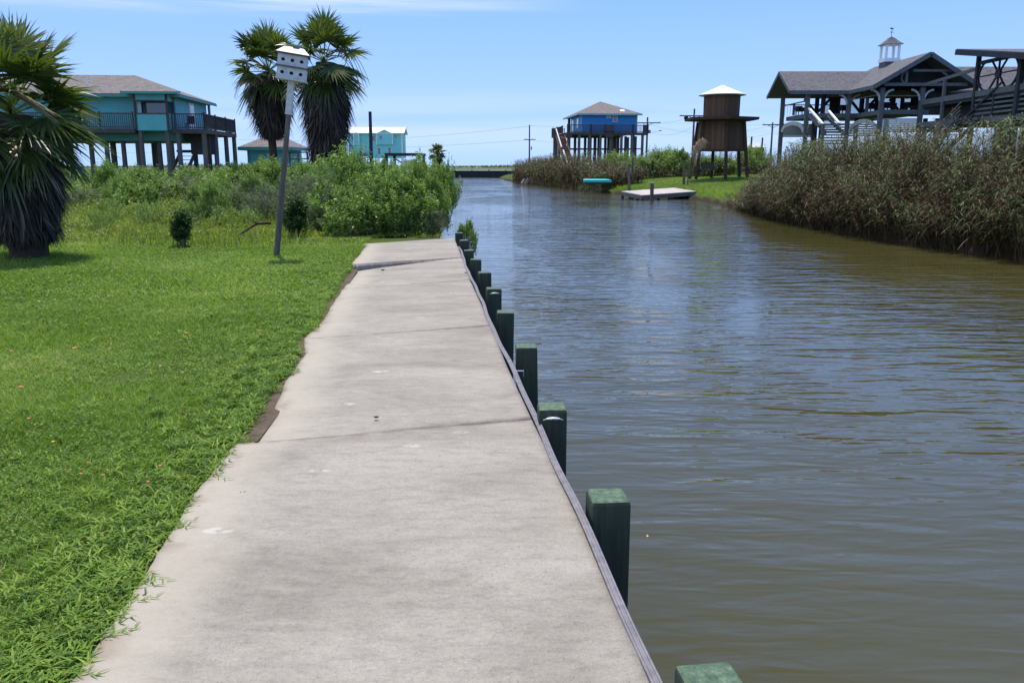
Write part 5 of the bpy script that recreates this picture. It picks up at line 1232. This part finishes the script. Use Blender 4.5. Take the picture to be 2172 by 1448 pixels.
for (px, yt, Yp, lb) in ((1617, 292, 110, 'short grey pole beside the far right utility pole'), (1762*0+925, 304, 133, 'thin dark pole rising behind the small distant palm'), (1594, 290, 105, 'slim short pole behind the reeds right of the tower')):
    x_ = X(px, Yp); mb = MB(); mb.tube([(x_, Yp, .3), (x_, Yp, Z(yt, Yp))], .11, 8); tag(mb.build('pole', M['polewood']), lb, 'pole')
def wire(pts, sag, lb):
    mb = MB()
    for (a, b_) in zip(pts[:-1], pts[1:]):
        a = Vector(a); b_ = Vector(b_); n = 14
        mb.tube([a.lerp(b_, i/n)-Vector((0, 0, sag*4*(i/n)*(1-i/n))) for i in range(n+1)], .011*max(1, a.y/110), 4, False)
    return tag(mb.build('power_line', M['wire']), lb, 'power line', 'power lines between the utility poles')
def W(px, py, Y): return P(px, py, Y)
wire([W(1123, 266, 150), W(1372, 260, 135), W(1470, 245, 120)], .5, 'upper power line running from the lone pole over the blue house')
wire([W(-60, 300, 150), W(500, 296, 190), W(1123, 268, 150)], 1.2, 'upper power line crossing the sky left of the canal')
wire([W(-60, 318, 150), W(500, 314, 190), W(1123, 297, 150)], .8, 'lower power line crossing behind the aqua house')
wire([W(1470, 244, 120), W(1636.5, 264, 130), W(2300, 200, 118)], .6, 'power line from the tower pole to the pole by the pavilion')
wire([W(1372, 262, 135), W(1636.5, 266, 130)], 1.4, 'sagging power line passing behind the brown tower')
wire([W(1372, 276, 135), W(1470, 268, 120), W(1636.5, 283, 130), W(2300, 240, 120)], 1.0, 'lowest power line behind tower and pavilion')
wire([W(1123, 297, 150), W(1372, 279, 135)], 1.0, 'lower power line between the lone pole and the blue house pole')

# ---- low pale building far behind on the right
Yf = 120; h = thing('shed', 'low pale green shed roof far behind the lawn between tower and pavilion', 'shed', (X(1605, Yf), Yf, .7))
part('wall', M['greywall'], h, lambda mb: mb.box(X(1588, Yf), X(1622, Yf), Yf, Yf+4, .5, Z(312, Yf)))
part('roof', M['paleslat'], h, lambda mb: mb.slab([(X(1586, Yf), Yf-.3, Z(313, Yf)), (X(1624, Yf), Yf-.3, Z(313, Yf)), (X(1622, Yf), Yf+3, Z(300, Yf)), (X(1588, Yf), Yf+3, Z(300, Yf))], .1))

# ---- pavilion house with cupola
h = thing('pavilion', 'dark timber stilt pavilion with grey gabled roofs and white cupola', 'pavilion', (28, 65, .6))
zE = Z(192, 65); zR1 = Z(151.5, 67.8); zR2 = Z(110, 60.4); xL = 21.15; XR = 29.35
ye0, ye1, yr = 65.0, 70.7, 67.85
def rf(mb):
    t = .16
    mb.slab([(xL, ye0, zE), (XR, ye0, zE), (XR, yr, zR1), (xL, yr, zR1)], t); mb.slab([(xL, yr, zR1), (XR, yr, zR1), (XR, ye1, zE), (xL, ye1, zE)], t)
    mb.slab([(XR, ye0, zE), (43, ye0, zE), (43, yr, zR1+.35), (XR, yr, zR1+.35)], t); mb.slab([(XR, yr, zR1+.35), (43, yr, zR1+.35), (43, ye1, zE), (XR, ye1, zE)], t)
    y0, y1 = 60.4, 71.3
    mb.slab([(25.65, y0, zE+.003), (XR+.0, y0, zR2), (XR, y1-1.6, zR2), (25.65, y1, zE)], t); mb.slab([(XR, y0, zR2), (32.95, y0, zE), (32.95, y1, zE), (XR, y1-1.6, zR2)], t)
rfm = part('roof', M['roofgrey'], h, rf)
def fas(mb):
    mb.beam((xL-.03, ye0-.02, zE-.12), (xL-.03, yr, zR1-.12), .06, .26); mb.beam((xL-.03, yr, zR1-.12), (xL-.03, ye1, zE-.12), .06, .26)
    mb.beam((xL, ye0-.04, zE-.16), (25.65, ye0-.04, zE-.16), .06, .24); mb.beam((25.6, 60.4, zE-.16), (25.6, ye0, zE-.16), .06, .24)
    mb.beam((25.55, 60.35, zE-.14), (XR, 60.35, zR2-.14), .08, .30); mb.beam((XR, 60.35, zR2-.14), (33.05, 60.35, zE-.14), .08, .30)
part('fascia', M['bluegrey'], h, fas)
cx_, cy_ = XR, 67.0; cz = Z(138, cy_)
cup = part('cupola', M['white'], h, lambda mb: ([mb.box(cx_+a-.08, cx_+a+.08, cy_+b_-.08, cy_+b_+.08, Z(125, cy_), Z(97, cy_)) for a in (-.48, .48) for b_ in (-.48, .48)], mb.box(cx_-.6, cx_+.6, cy_-.6, cy_+.6, Z(133, cy_), Z(125, cy_)-.003), mb.box(cx_-.58, cx_+.58, cy_-.58, cy_+.58, Z(97, cy_)+.003, Z(95, cy_))))
zc0 = Z(96, cy_); 
mb = MB(); mb.lathe((cx_, cy_), [(1.04, zc0), (.72, zc0+.18), (.46, zc0+.36), (.25, zc0+.52), (.03, Z(78, cy_))], 4); mb.build('cupola_roof', M['roofgrey'], cup)
mb = MB(); mb.box(cx_-.54, cx_+.54, cy_-.54, cy_+.54, Z(146, cy_), Z(133, cy_)-.003); mb.build('cupola_base', M['roofgrey'], cup)
mb = MB(); zv = Z(78, cy_); mb.tube([(cx_, cy_, zv-.05), (cx_, cy_, zv+.62)], .018, 6); mb.beam((cx_-.14, cy_, zv+.3), (cx_+.14, cy_, zv+.3), .02); mb.beam((cx_, cy_-.14, zv+.36), (cx_, cy_+.14, zv+.36), .02)
mb.slab([(cx_-.17, cy_, zv+.60), (cx_-.02, cy_, zv+.56), (cx_+.06, cy_, zv+.52), (cx_+.16, cy_, zv+.66), (cx_+.05, cy_+.02, zv+.60), (cx_-.05, cy_+.02, zv+.68)], .02); mb.build('weathervane', M['black'], cup)
dk = Z(241, 65.5)
part('deck', M['bluegrey'], h, lambda mb: (mb.box(22.7, 26.5, 65.3, 70.3, dk-.32, dk), mb.box(26.503, 29.9, 61, 70.3, dk-.32, dk)))
gz = .6
PP = [(1655, 70.0), (1707, 65.5), (1794, 65.2), (1862, 61.0), (1946, 61.0)]
for (px, Yp) in PP: part('post', M['bluegrey'], h, lambda mb: mb.box(X(px, Yp)-.15, X(px, Yp)+.15, Yp-.12, Yp+.12, gz-.4, zE-.15-(0 if Yp > 62 else .0)))
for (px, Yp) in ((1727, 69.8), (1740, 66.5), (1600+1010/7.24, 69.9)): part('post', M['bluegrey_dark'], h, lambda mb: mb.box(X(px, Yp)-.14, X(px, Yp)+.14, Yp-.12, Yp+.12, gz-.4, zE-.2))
# walls and windows at the back of the porch
YW = 69.6
wx0, wx1 = X(1738, YW), X(1948, YW)
def wl(mb):
    zA, zB = Z(207, YW), Z(245, YW)
    for p0, p1 in ((1738, 1745), (1755, 1776), (1795, 1797), (1818, 1826), (1850, 1868), (1884, 1892), (1925, 1950)): mb.box(X(p0, YW), X(p1, YW), YW, YW+.2, zB, zA)
    mb.box(wx0, wx1, YW, YW+.2, zA+.003, zE-.2); mb.box(wx0, wx1, YW, YW+.2, dk, zB-.003)
part('wall', M['greywall'], h, wl)
for p0, p1 in ((1745, 1755), (1776, 1795), (1797, 1818), (1826, 1850), (1868, 1884), (1892, 1925)):
    a_, b_ = X(p0, YW)+.01, X(p1, YW)-.01
    mb = MB(); mb.box(a_, b_, YW+.02, YW+.06, Z(245, YW), Z(243.5, YW)); mb.box(a_, b_, YW+.02, YW+.06, Z(208.5, YW), Z(207, YW)); wn_ = mb.build('window', M['bluegrey_dark'], h)
    mb = MB(); mb.box(a_, b_, YW+.07, YW+.08, Z(245, YW), Z(207, YW)); mb.build('pane', M['clear'], wn_)
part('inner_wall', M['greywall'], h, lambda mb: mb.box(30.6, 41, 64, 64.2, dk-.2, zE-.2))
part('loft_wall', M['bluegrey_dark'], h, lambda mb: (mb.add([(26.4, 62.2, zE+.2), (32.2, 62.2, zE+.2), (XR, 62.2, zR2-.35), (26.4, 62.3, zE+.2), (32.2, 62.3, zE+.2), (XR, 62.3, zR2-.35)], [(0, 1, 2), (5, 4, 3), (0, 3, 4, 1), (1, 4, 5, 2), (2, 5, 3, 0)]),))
# truss in the gable
Yt = 60.75
def tr(mb):
    zt1, zt2 = Z(179.5, Yt), Z(150, Yt)
    mb.beam((26.4, Yt, zt1), (32.3, Yt, zt1), .16, .22); mb.beam((X(1922, Yt), Yt, zt2), (X(2010, Yt), Yt, zt2), .14, .16)
    mb.beam((X(1909.5, Yt), Yt, zt1+.12), (X(1909.5, Yt), Yt, Z(152, Yt)), .16, .16); mb.beam((X(2010, Yt), Yt, Z(163, Yt)), (X(2010, Yt), Yt, zt2), .16, .16)
    pts = [P(px, py, Yt) for px, py in ((1923, 151), (1915, 157), (1911.5, 164), (1913, 171), (1918, 177))]
    for a, b_ in zip(pts[:-1], pts[1:]): mb.beam(a, b_, .08, .1)
    mb.beam(P(1997, 151, Yt), P(2009, 160, Yt), .08, .14)
part('truss', M['bluegrey'], h, tr)
for px, Yp, s in ((1862, 60.95, 1), (1862, 60.95, -1), (1946, 60.95, -1), (1946, 60.95, 1), (1794, 65.15, 1), (1794, 65.15, -1)):
        x_ = X(px, Yp); z0 = zE-.2; mb = MB()
        for q in range(4):
            t0, t1 = q/4*math.pi/2, (q+1)/4*math.pi/2
            mb.beam((x_+s*(.15+.65*(1-math.cos(t0))), Yp, z0-.85+.75*math.sin(t0)), (x_+s*(.15+.65*(1-math.cos(t1))), Yp, z0-.85+.75*math.sin(t1)), .09, .13)
        mb.build('knee_brace', M['paleslat'], h)
for px in (1727, 1822, 1906):
        Yp = 69.4 if px != 1727 else 69.2; x_ = X(px, Yp); z0 = zE-.25; mb = MB()
        if px != 1727: mb.box(x_-.13, x_+.13, Yp-.1, Yp+.1, dk+.003, z0)
        for s in (-1, 1): mb.beam((x_+s*.1, Yp, z0-1.1), (x_+s*1.05, Yp, z0-.05), .12, .2)
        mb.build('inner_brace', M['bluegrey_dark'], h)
def rl(mb):
    zt = dk+.95
    x0_, x1_ = X(1655, 70), X(1707, 65.5)
    mb.beam((x0_, 70, zt-.1), (x1_, 65.5, zt), .12, .08); mb.beam((x0_, 70.1, zt), (x0_+4.5, 70.1, zt), .1, .07)
    xm = (x0_+x1_)/2; mb.box(xm-.08, xm+.08, 67.8, 67.95, dk, zt-.06)
    for k in range(9): mb.beam((x0_+(x1_-x0_)*k/9, 70-4.5*k/9, dk), (x0_+(x1_-x0_)*k/9, 70-4.5*k/9, zt-.1), .015)
    mb.build('railing', M['bluegrey'], h); mb = MB()
    mb.beam((X(1794, 65), 65, zt), (X(1862, 61), 61, zt+.1), .1, .06); mb.beam((X(1862, 61), 61, zt), (X(1946, 61), 61, zt), .08, .06)
    mb.box(X(1817, 65)-.1, X(1817, 65)+.1, 63.6, 63.75, dk+.003, zt+.02); mb.build('railing', M['bluegrey'], h); mb.box(X(1907, 61)-.1, X(1907, 61)+.1, 60.95, 61.1, dk+.003, zt-.04)
rl(MB())

def slats(mb, p0, p1, Yp, y0, y1, n, th=.10, gap=.5):
    for k in range(n):
        z_ = Z(y0+(y1-y0)*(k+.5)/n, Yp); mb.box(X(p0, Yp), X(p1, Yp), Yp, Yp+.05, z_-th/2, z_+th/2)
part('skirt_slats', M['paleslat'], h, lambda mb: slats(mb, 1655, 1724, 69.9, 263, 288, 5, .2))
part('skirt_slats', M['paleslat'], h, lambda mb: slats(mb, 1800, 1862, 65.0, 262, 290, 6, .12))
part('skirt_panel', M['paleslat'], h, lambda mb: slats(mb, 1866, 1942, 61.1, 251, 281, 7, .115))
part('skirt_panel', M['paleslat'], h, lambda mb: slats(mb, 1950, 2040, 61.6, 262, 281, 5, .10))
part('skirt_beam', M['bluegrey'], h, lambda mb: (mb.box(X(1655, 69.8), X(1728, 69.8), 69.7, 69.85, Z(291, 69.8), Z(288.5, 69.8)),))
part('arch', M['paleslat'], h, lambda mb: mb.arch(P(1659, 280, 69.0), P(1704, 280, 65.8), Z(262, 67)-Z(280, 67), .1, .3))
part('arch', M['paleslat'], h, lambda mb: (mb.arch(P(1802, 282, 64.6), P(1858, 280, 61.6), Z(257, 63)-Z(281, 63), .1, .3),))
# stair from the porch toward the canal
a1, a2 = Vector(P(1716, 245, 64.8)), Vector(P(1752, 283, 61.0)); off_ = Vector((X(1745, 64.8)-X(1716, 64.8)+.2, 0, 0))
part('staircase', M['bluegrey'], h, lambda mb: (stairs_(mb, (a1+a1+off_)/2, (a2+a2+off_)/2, off_.x, 8, (1, 0, 0)),))
part('handrail', M['white'], h, lambda mb: (mb.beam(P(1716, 230, 64.8), P(1745.5, 264, 61.4), .17, .12), mb.beam(P(1755.5, 233, 64.8), P(1780, 262, 61.9), .17, .12)))
part('stair_landing', M['slatgrey'], h, lambda mb: ([mb.box(X(1741, 61), X(1790, 61), 60.6, 60.66, Z(y_+3.2, 60.6), Z(y_, 60.6)) for y_ in (263, 268.5, 274, 279.5, 285, 291, 297, 303)], mb.box(X(1741, 61), X(1790, 61), 60.7, 62.4, Z(262.5, 61)-.1, Z(262.5, 61)), mb.box(X(1739, 61)-.1, X(1739, 61)+.1, 60.5, 60.7, .3, Z(262, 60.6))))
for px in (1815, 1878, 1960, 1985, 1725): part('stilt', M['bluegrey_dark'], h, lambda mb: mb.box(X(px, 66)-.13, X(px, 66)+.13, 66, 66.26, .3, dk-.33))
# furniture silhouettes
for i, (px, Yp, s_) in enumerate([(1693, 68.8, .8), (1785, 67.5, .8), (1845, 65.5, .95), (1880, 64.5, .95), (1922, 64.5, .95)]):
    x_ = X(px, Yp); c = thing('patio_chair', ['dark patio chair at the left end of the pavilion porch', 'dark patio chair behind the stair head of the pavilion', 'dark cushioned chair left of the main gable post', 'dark cushioned chair right of the main gable post', 'dark cushioned chair near the right post of the main gable'][i], 'chair', (x_, Yp, dk), 'chairs on the pavilion porch')
    part('seat', M['black'], c, lambda mb: mb.box(x_-.35*s_, x_+.35*s_, Yp-.35, Yp+.3, dk+.35, dk+.5)); part('backrest', M['black'], c, lambda mb: mb.box(x_-.35*s_, x_+.35*s_, Yp+.303, Yp+.42, dk+.35, dk+.8))
    for a in (-1, 1):
        part('armrest', M['black'], c, lambda mb: mb.box(x_+a*.38*s_-.04, x_+a*.38*s_+.04, Yp-.35, Yp+.3, dk+.503, dk+.68))
        for b_ in (-.3, .25): part('leg', M['black'], c, lambda mb: mb.box(x_+a*.3*s_-.03, x_+a*.3*s_+.03, Yp+b_-.03, Yp+b_+.03, dk, dk+.347))

# ---- near green house's deck with the wheel panel
h = thing('deck_house', 'green walled house with dark shed roof and wagon wheel deck panel at right edge', 'house', (31, 50, .5))
XS = 28.75
def YX(px): return XS*1800/(px-1086)
def RP(x, Y): return (x, Y, Z(104, 53.6)-.155*(53.6-Y))
part('roof', M['roofgrey'], h, lambda mb: mb.slab([RP(27.6, 44), RP(40, 44), RP(40, 53.6), RP(27.6, 53.6)], .12))
part('fascia', M['bluegrey_dark'], h, lambda mb: (mb.beam((27.56, 44, RP(0, 44)[2]-.2), (27.56, 53.6, RP(0, 53.6)[2]-.2), .07, .32), mb.beam((27.6, 53.64, RP(0, 53.6)[2]-.2), (40, 53.64, RP(0, 53.6)[2]-.2), .07, .3)))
pA, pB, pC, pD = YX(2062), YX(2153), YX(1996), 59.8
zM = Z(218, 59.8); zLo = Z(262, 59.8); zU = Z(181, 59.8)
for (Yp, zt, w_) in ((pA, RP(0, pA)[2]-.3, .22), (pB, RP(0, pB)[2]-.3, .3), (pC, Z(165, pC), .17), (YX(2103), zM-.15, .13)):
    part('post', M['bluegrey'] if Yp in (pC,) else M['bluegrey_dark'], h, lambda mb: mb.box(XS-w_/2, XS+w_/2, Yp-w_/2, Yp+w_/2, (.3 if Yp != YX(2103) else zLo), zt))
part('side_beam', M['bluegrey'], h, lambda mb: (mb.beam((XS-.02, pD, zM), (XS-.02, 44, zM+.05), .08, .34), mb.beam((XS-.02, pD, zU), (XS-.02, pA+.15, zU+.35), .08, .2), mb.beam((XS-.02, pD, zLo-.1), (XS-.02, 44, zLo-.25), .08, .36)))
part('floor', M['bluegrey_dark'], h, lambda mb: (mb.box(XS+.05, 40, 44, pD, zM-.35, zM-.15), mb.box(XS+.05, 36, 50.3, pD, zLo-.3, zLo-.1)))
part('inner_wall', M['greywall'], h, lambda mb: mb.box(XS+1.4, XS+1.6, 50, pD, zLo-.05, zM-.36))
part('wall', M['green'], h, lambda mb: mb.box(XS+.12, 40, 44, pB-.3, zM+.1, RP(0, 44)[2]-.2))
part('lower_wall', M['slatgrey'], h, lambda mb: mb.box(XS+.2, 40, 44, pB-.5, 1.2, zM-.36))
def wheel(mb):
    zt, zb = Z(135, pA)-.0, zM+.18; c = Vector((XS, (pA+pB)/2-.05, (zt+zb)/2)); y0, y1 = pB+.2, pA-.15; xr = XS-.0
    mb.beam((XS, pA, zt), (XS, pB, zt), .1, .22)
    for k in range(8):
        t = k*math.pi/4+.0; dy, dz_ = math.cos(t), math.sin(t)
        s = min(((y1-y0)/2)/max(abs(dy), 1e-6), ((zt-zb)/2)/max(abs(dz_), 1e-6))*.98
        if k == 2 or k == 6 or True: mb.beam(c, c+Vector((0, dy*s, dz_*s)), .07, .1, up=(1, 0, 0))
    mb.tube([c-Vector((.08, 0, 0)), c+Vector((.06, 0, 0))], .27, 12)
    for (sy, sz) in ((1, 1), (1, -1), (-1, -1), (-1, 1)):
        cc = Vector((XS, (y0+y1)/2+sy*(y1-y0)*.5, c.z+sz*(zt-zb)*.5)); prev = None
        for q in range(7):
            t = q/6*math.pi/2; p_ = cc+Vector((0, -sy*.85*(1-math.sin(t)), -sz*1.0*(1-math.cos(t))))
            if prev is not None: mb.beam(prev, p_, .07, .12, up=(1, 0, 0))
            prev = p_
part('wheel_panel', M['bluegrey_dark'], h, wheel)
part('rail_slats', M['bluegrey'], h, lambda mb: [mb.beam((XS, YX(2064), zLo+.22+k*.27), (XS, 44, zLo+.22+k*.27), .04, .12) for k in range(5)])
sa, sb = Vector((XS-.7, 52.0, zLo-.1)), Vector((XS-.9, 59.2, .6))
part('staircase', M['bluegrey_dark'], h, lambda mb: (stairs_(mb, sa, sb, 1.3, 14, (1, 0, 0)), mb.beam(sa+Vector((.6, -2, 2.0)), sb+Vector((.6, 0, 1.0)), .07, .12)))
part('stair_rail', M['bluegrey'], h, lambda mb: [mb.beam(sa+Vector((-.65, 0, .25+k*.24)), sb+Vector((-.65, 0, .1+k*.24)), .05, .07) for k in range(4)])
part('arch', M['bluegrey_dark'], h, lambda mb: mb.arch((XS, 59.6, zLo-1.2), (XS, 54.2, zLo-1.0), .75, .08, .22))
part('column', M['paleslat'], h, lambda mb: mb.box(29.9, 30.5, 52.0, 52.5, .3, zLo-.3))
for (x_, y_) in ((31.6, 52.2), (31.9, 50.2), (34, 51)): part('stilt', M['bluegrey_dark'], h, lambda mb: mb.box(x_-.15, x_+.15, y_-.15, y_+.15, .3, zLo-.3))

# ---- purple martin birdhouse on its leaning pole
Yb = 15.06; b0 = Vector((*G(585, 541), -.1)); t1 = Vector(P(618, 174, Yb-.1))
h = thing('birdhouse', 'white two storey birdhouse with six round holes on a leaning post', 'birdhouse', b0)
ax = (t1-b0).normalized()
mid = b0.lerp(t1, .83)
part('pole', M['greypost'], h, lambda mb: mb.tube([b0, b0.lerp(t1, .4), mid], [.054, .049, .044], 10))
part('pole_sleeve', M['dirtywhite'], h, lambda mb: mb.beam(mid-ax*.02, t1+ax*.03, .10, .10))
# local frame of the leaning house: turned so its right end shows
zz = ax; yaw = R(11); fx = Vector((math.cos(yaw), math.sin(yaw), 0)); fx = (fx-zz*fx.dot(zz)).normalized(); fy = zz.cross(fx)
hx = P(617, 150, Yb-.1)
org = t1+ax*.02
TB = lambda u, v, z: tuple(org+fx*u+fy*v+zz*z)
bw, bd, hh = .245, .19, .188
floor_ = part('floor', M['dirtywhite'], h, lambda mb: mb.box(-bw-.02, bw+.02, -bd-.03, bd+.03, 0, .018), TB)
for k in range(2):
    z0 = .021+k*(hh+.022)
    w_ = part('storey', M['dirtywhite'], h, lambda mb: mb.box(-bw, bw, -bd, bd, z0, z0+hh-.003), TB)
    for u in (-.155, 0, .155):
        mb = MB(TB); n = 16; rr = .031
        vs = [(u+rr*math.cos(2*math.pi*i/n), -bd-.002, z0+.09+rr*math.sin(2*math.pi*i/n)) for i in range(n)]+[(u+rr*math.cos(2*math.pi*i/n), -bd+.0+.0-.0015, z0+.09+rr*math.sin(2*math.pi*i/n)) for i in range(n)]
        mb.add(vs, [tuple(range(n-1, -1, -1))]+[(i, (i+1) % n, n+(i+1) % n, n+i) for i in range(n)]); mb.build('entrance_hole', M['hole'], w_)
    part('ledge', M['greypost'], h, lambda mb: mb.box(-bw-.025, bw+.025, -bd-.05, bd+.03, z0+hh, z0+hh+.018) if k == 0 else mb.box(-bw-.03, bw+.03, -bd-.05, bd+.04, z0+hh, z0+hh+.012), TB)
    mb = MB(TB); mb.beam((-bw-.01, -bd-.045, z0+.06), (bw+.01, -bd-.045, z0+.06), .004, .004)
    mb.build('perch_wire', M['steel'], w_)
zt = .021+2*(hh+.022)
def brf(mb):
    e = .035; a = (-bw-e, -bd-.06, zt); b_ = (bw+e, -bd-.06, zt); c = (bw+e, bd+.05, zt); d = (-bw-e, bd+.05, zt); r1 = (-bw*.66, 0, zt+.115); r2 = (bw*.66, 0, zt+.115)
    mb.add([a, b_, c, d, r1, r2], [(0, 1, 5, 4), (1, 2, 5), (2, 3, 4, 5), (3, 0, 4), (3, 2, 1, 0)])
br_ = part('roof', M['white'], h, brf, TB)
mb = MB(TB); mb.box(-.02, .09, -.04, .04, zt+.09, zt+.145); mb.build('roof_vent', M['bluegrey'], br_)
#@@END
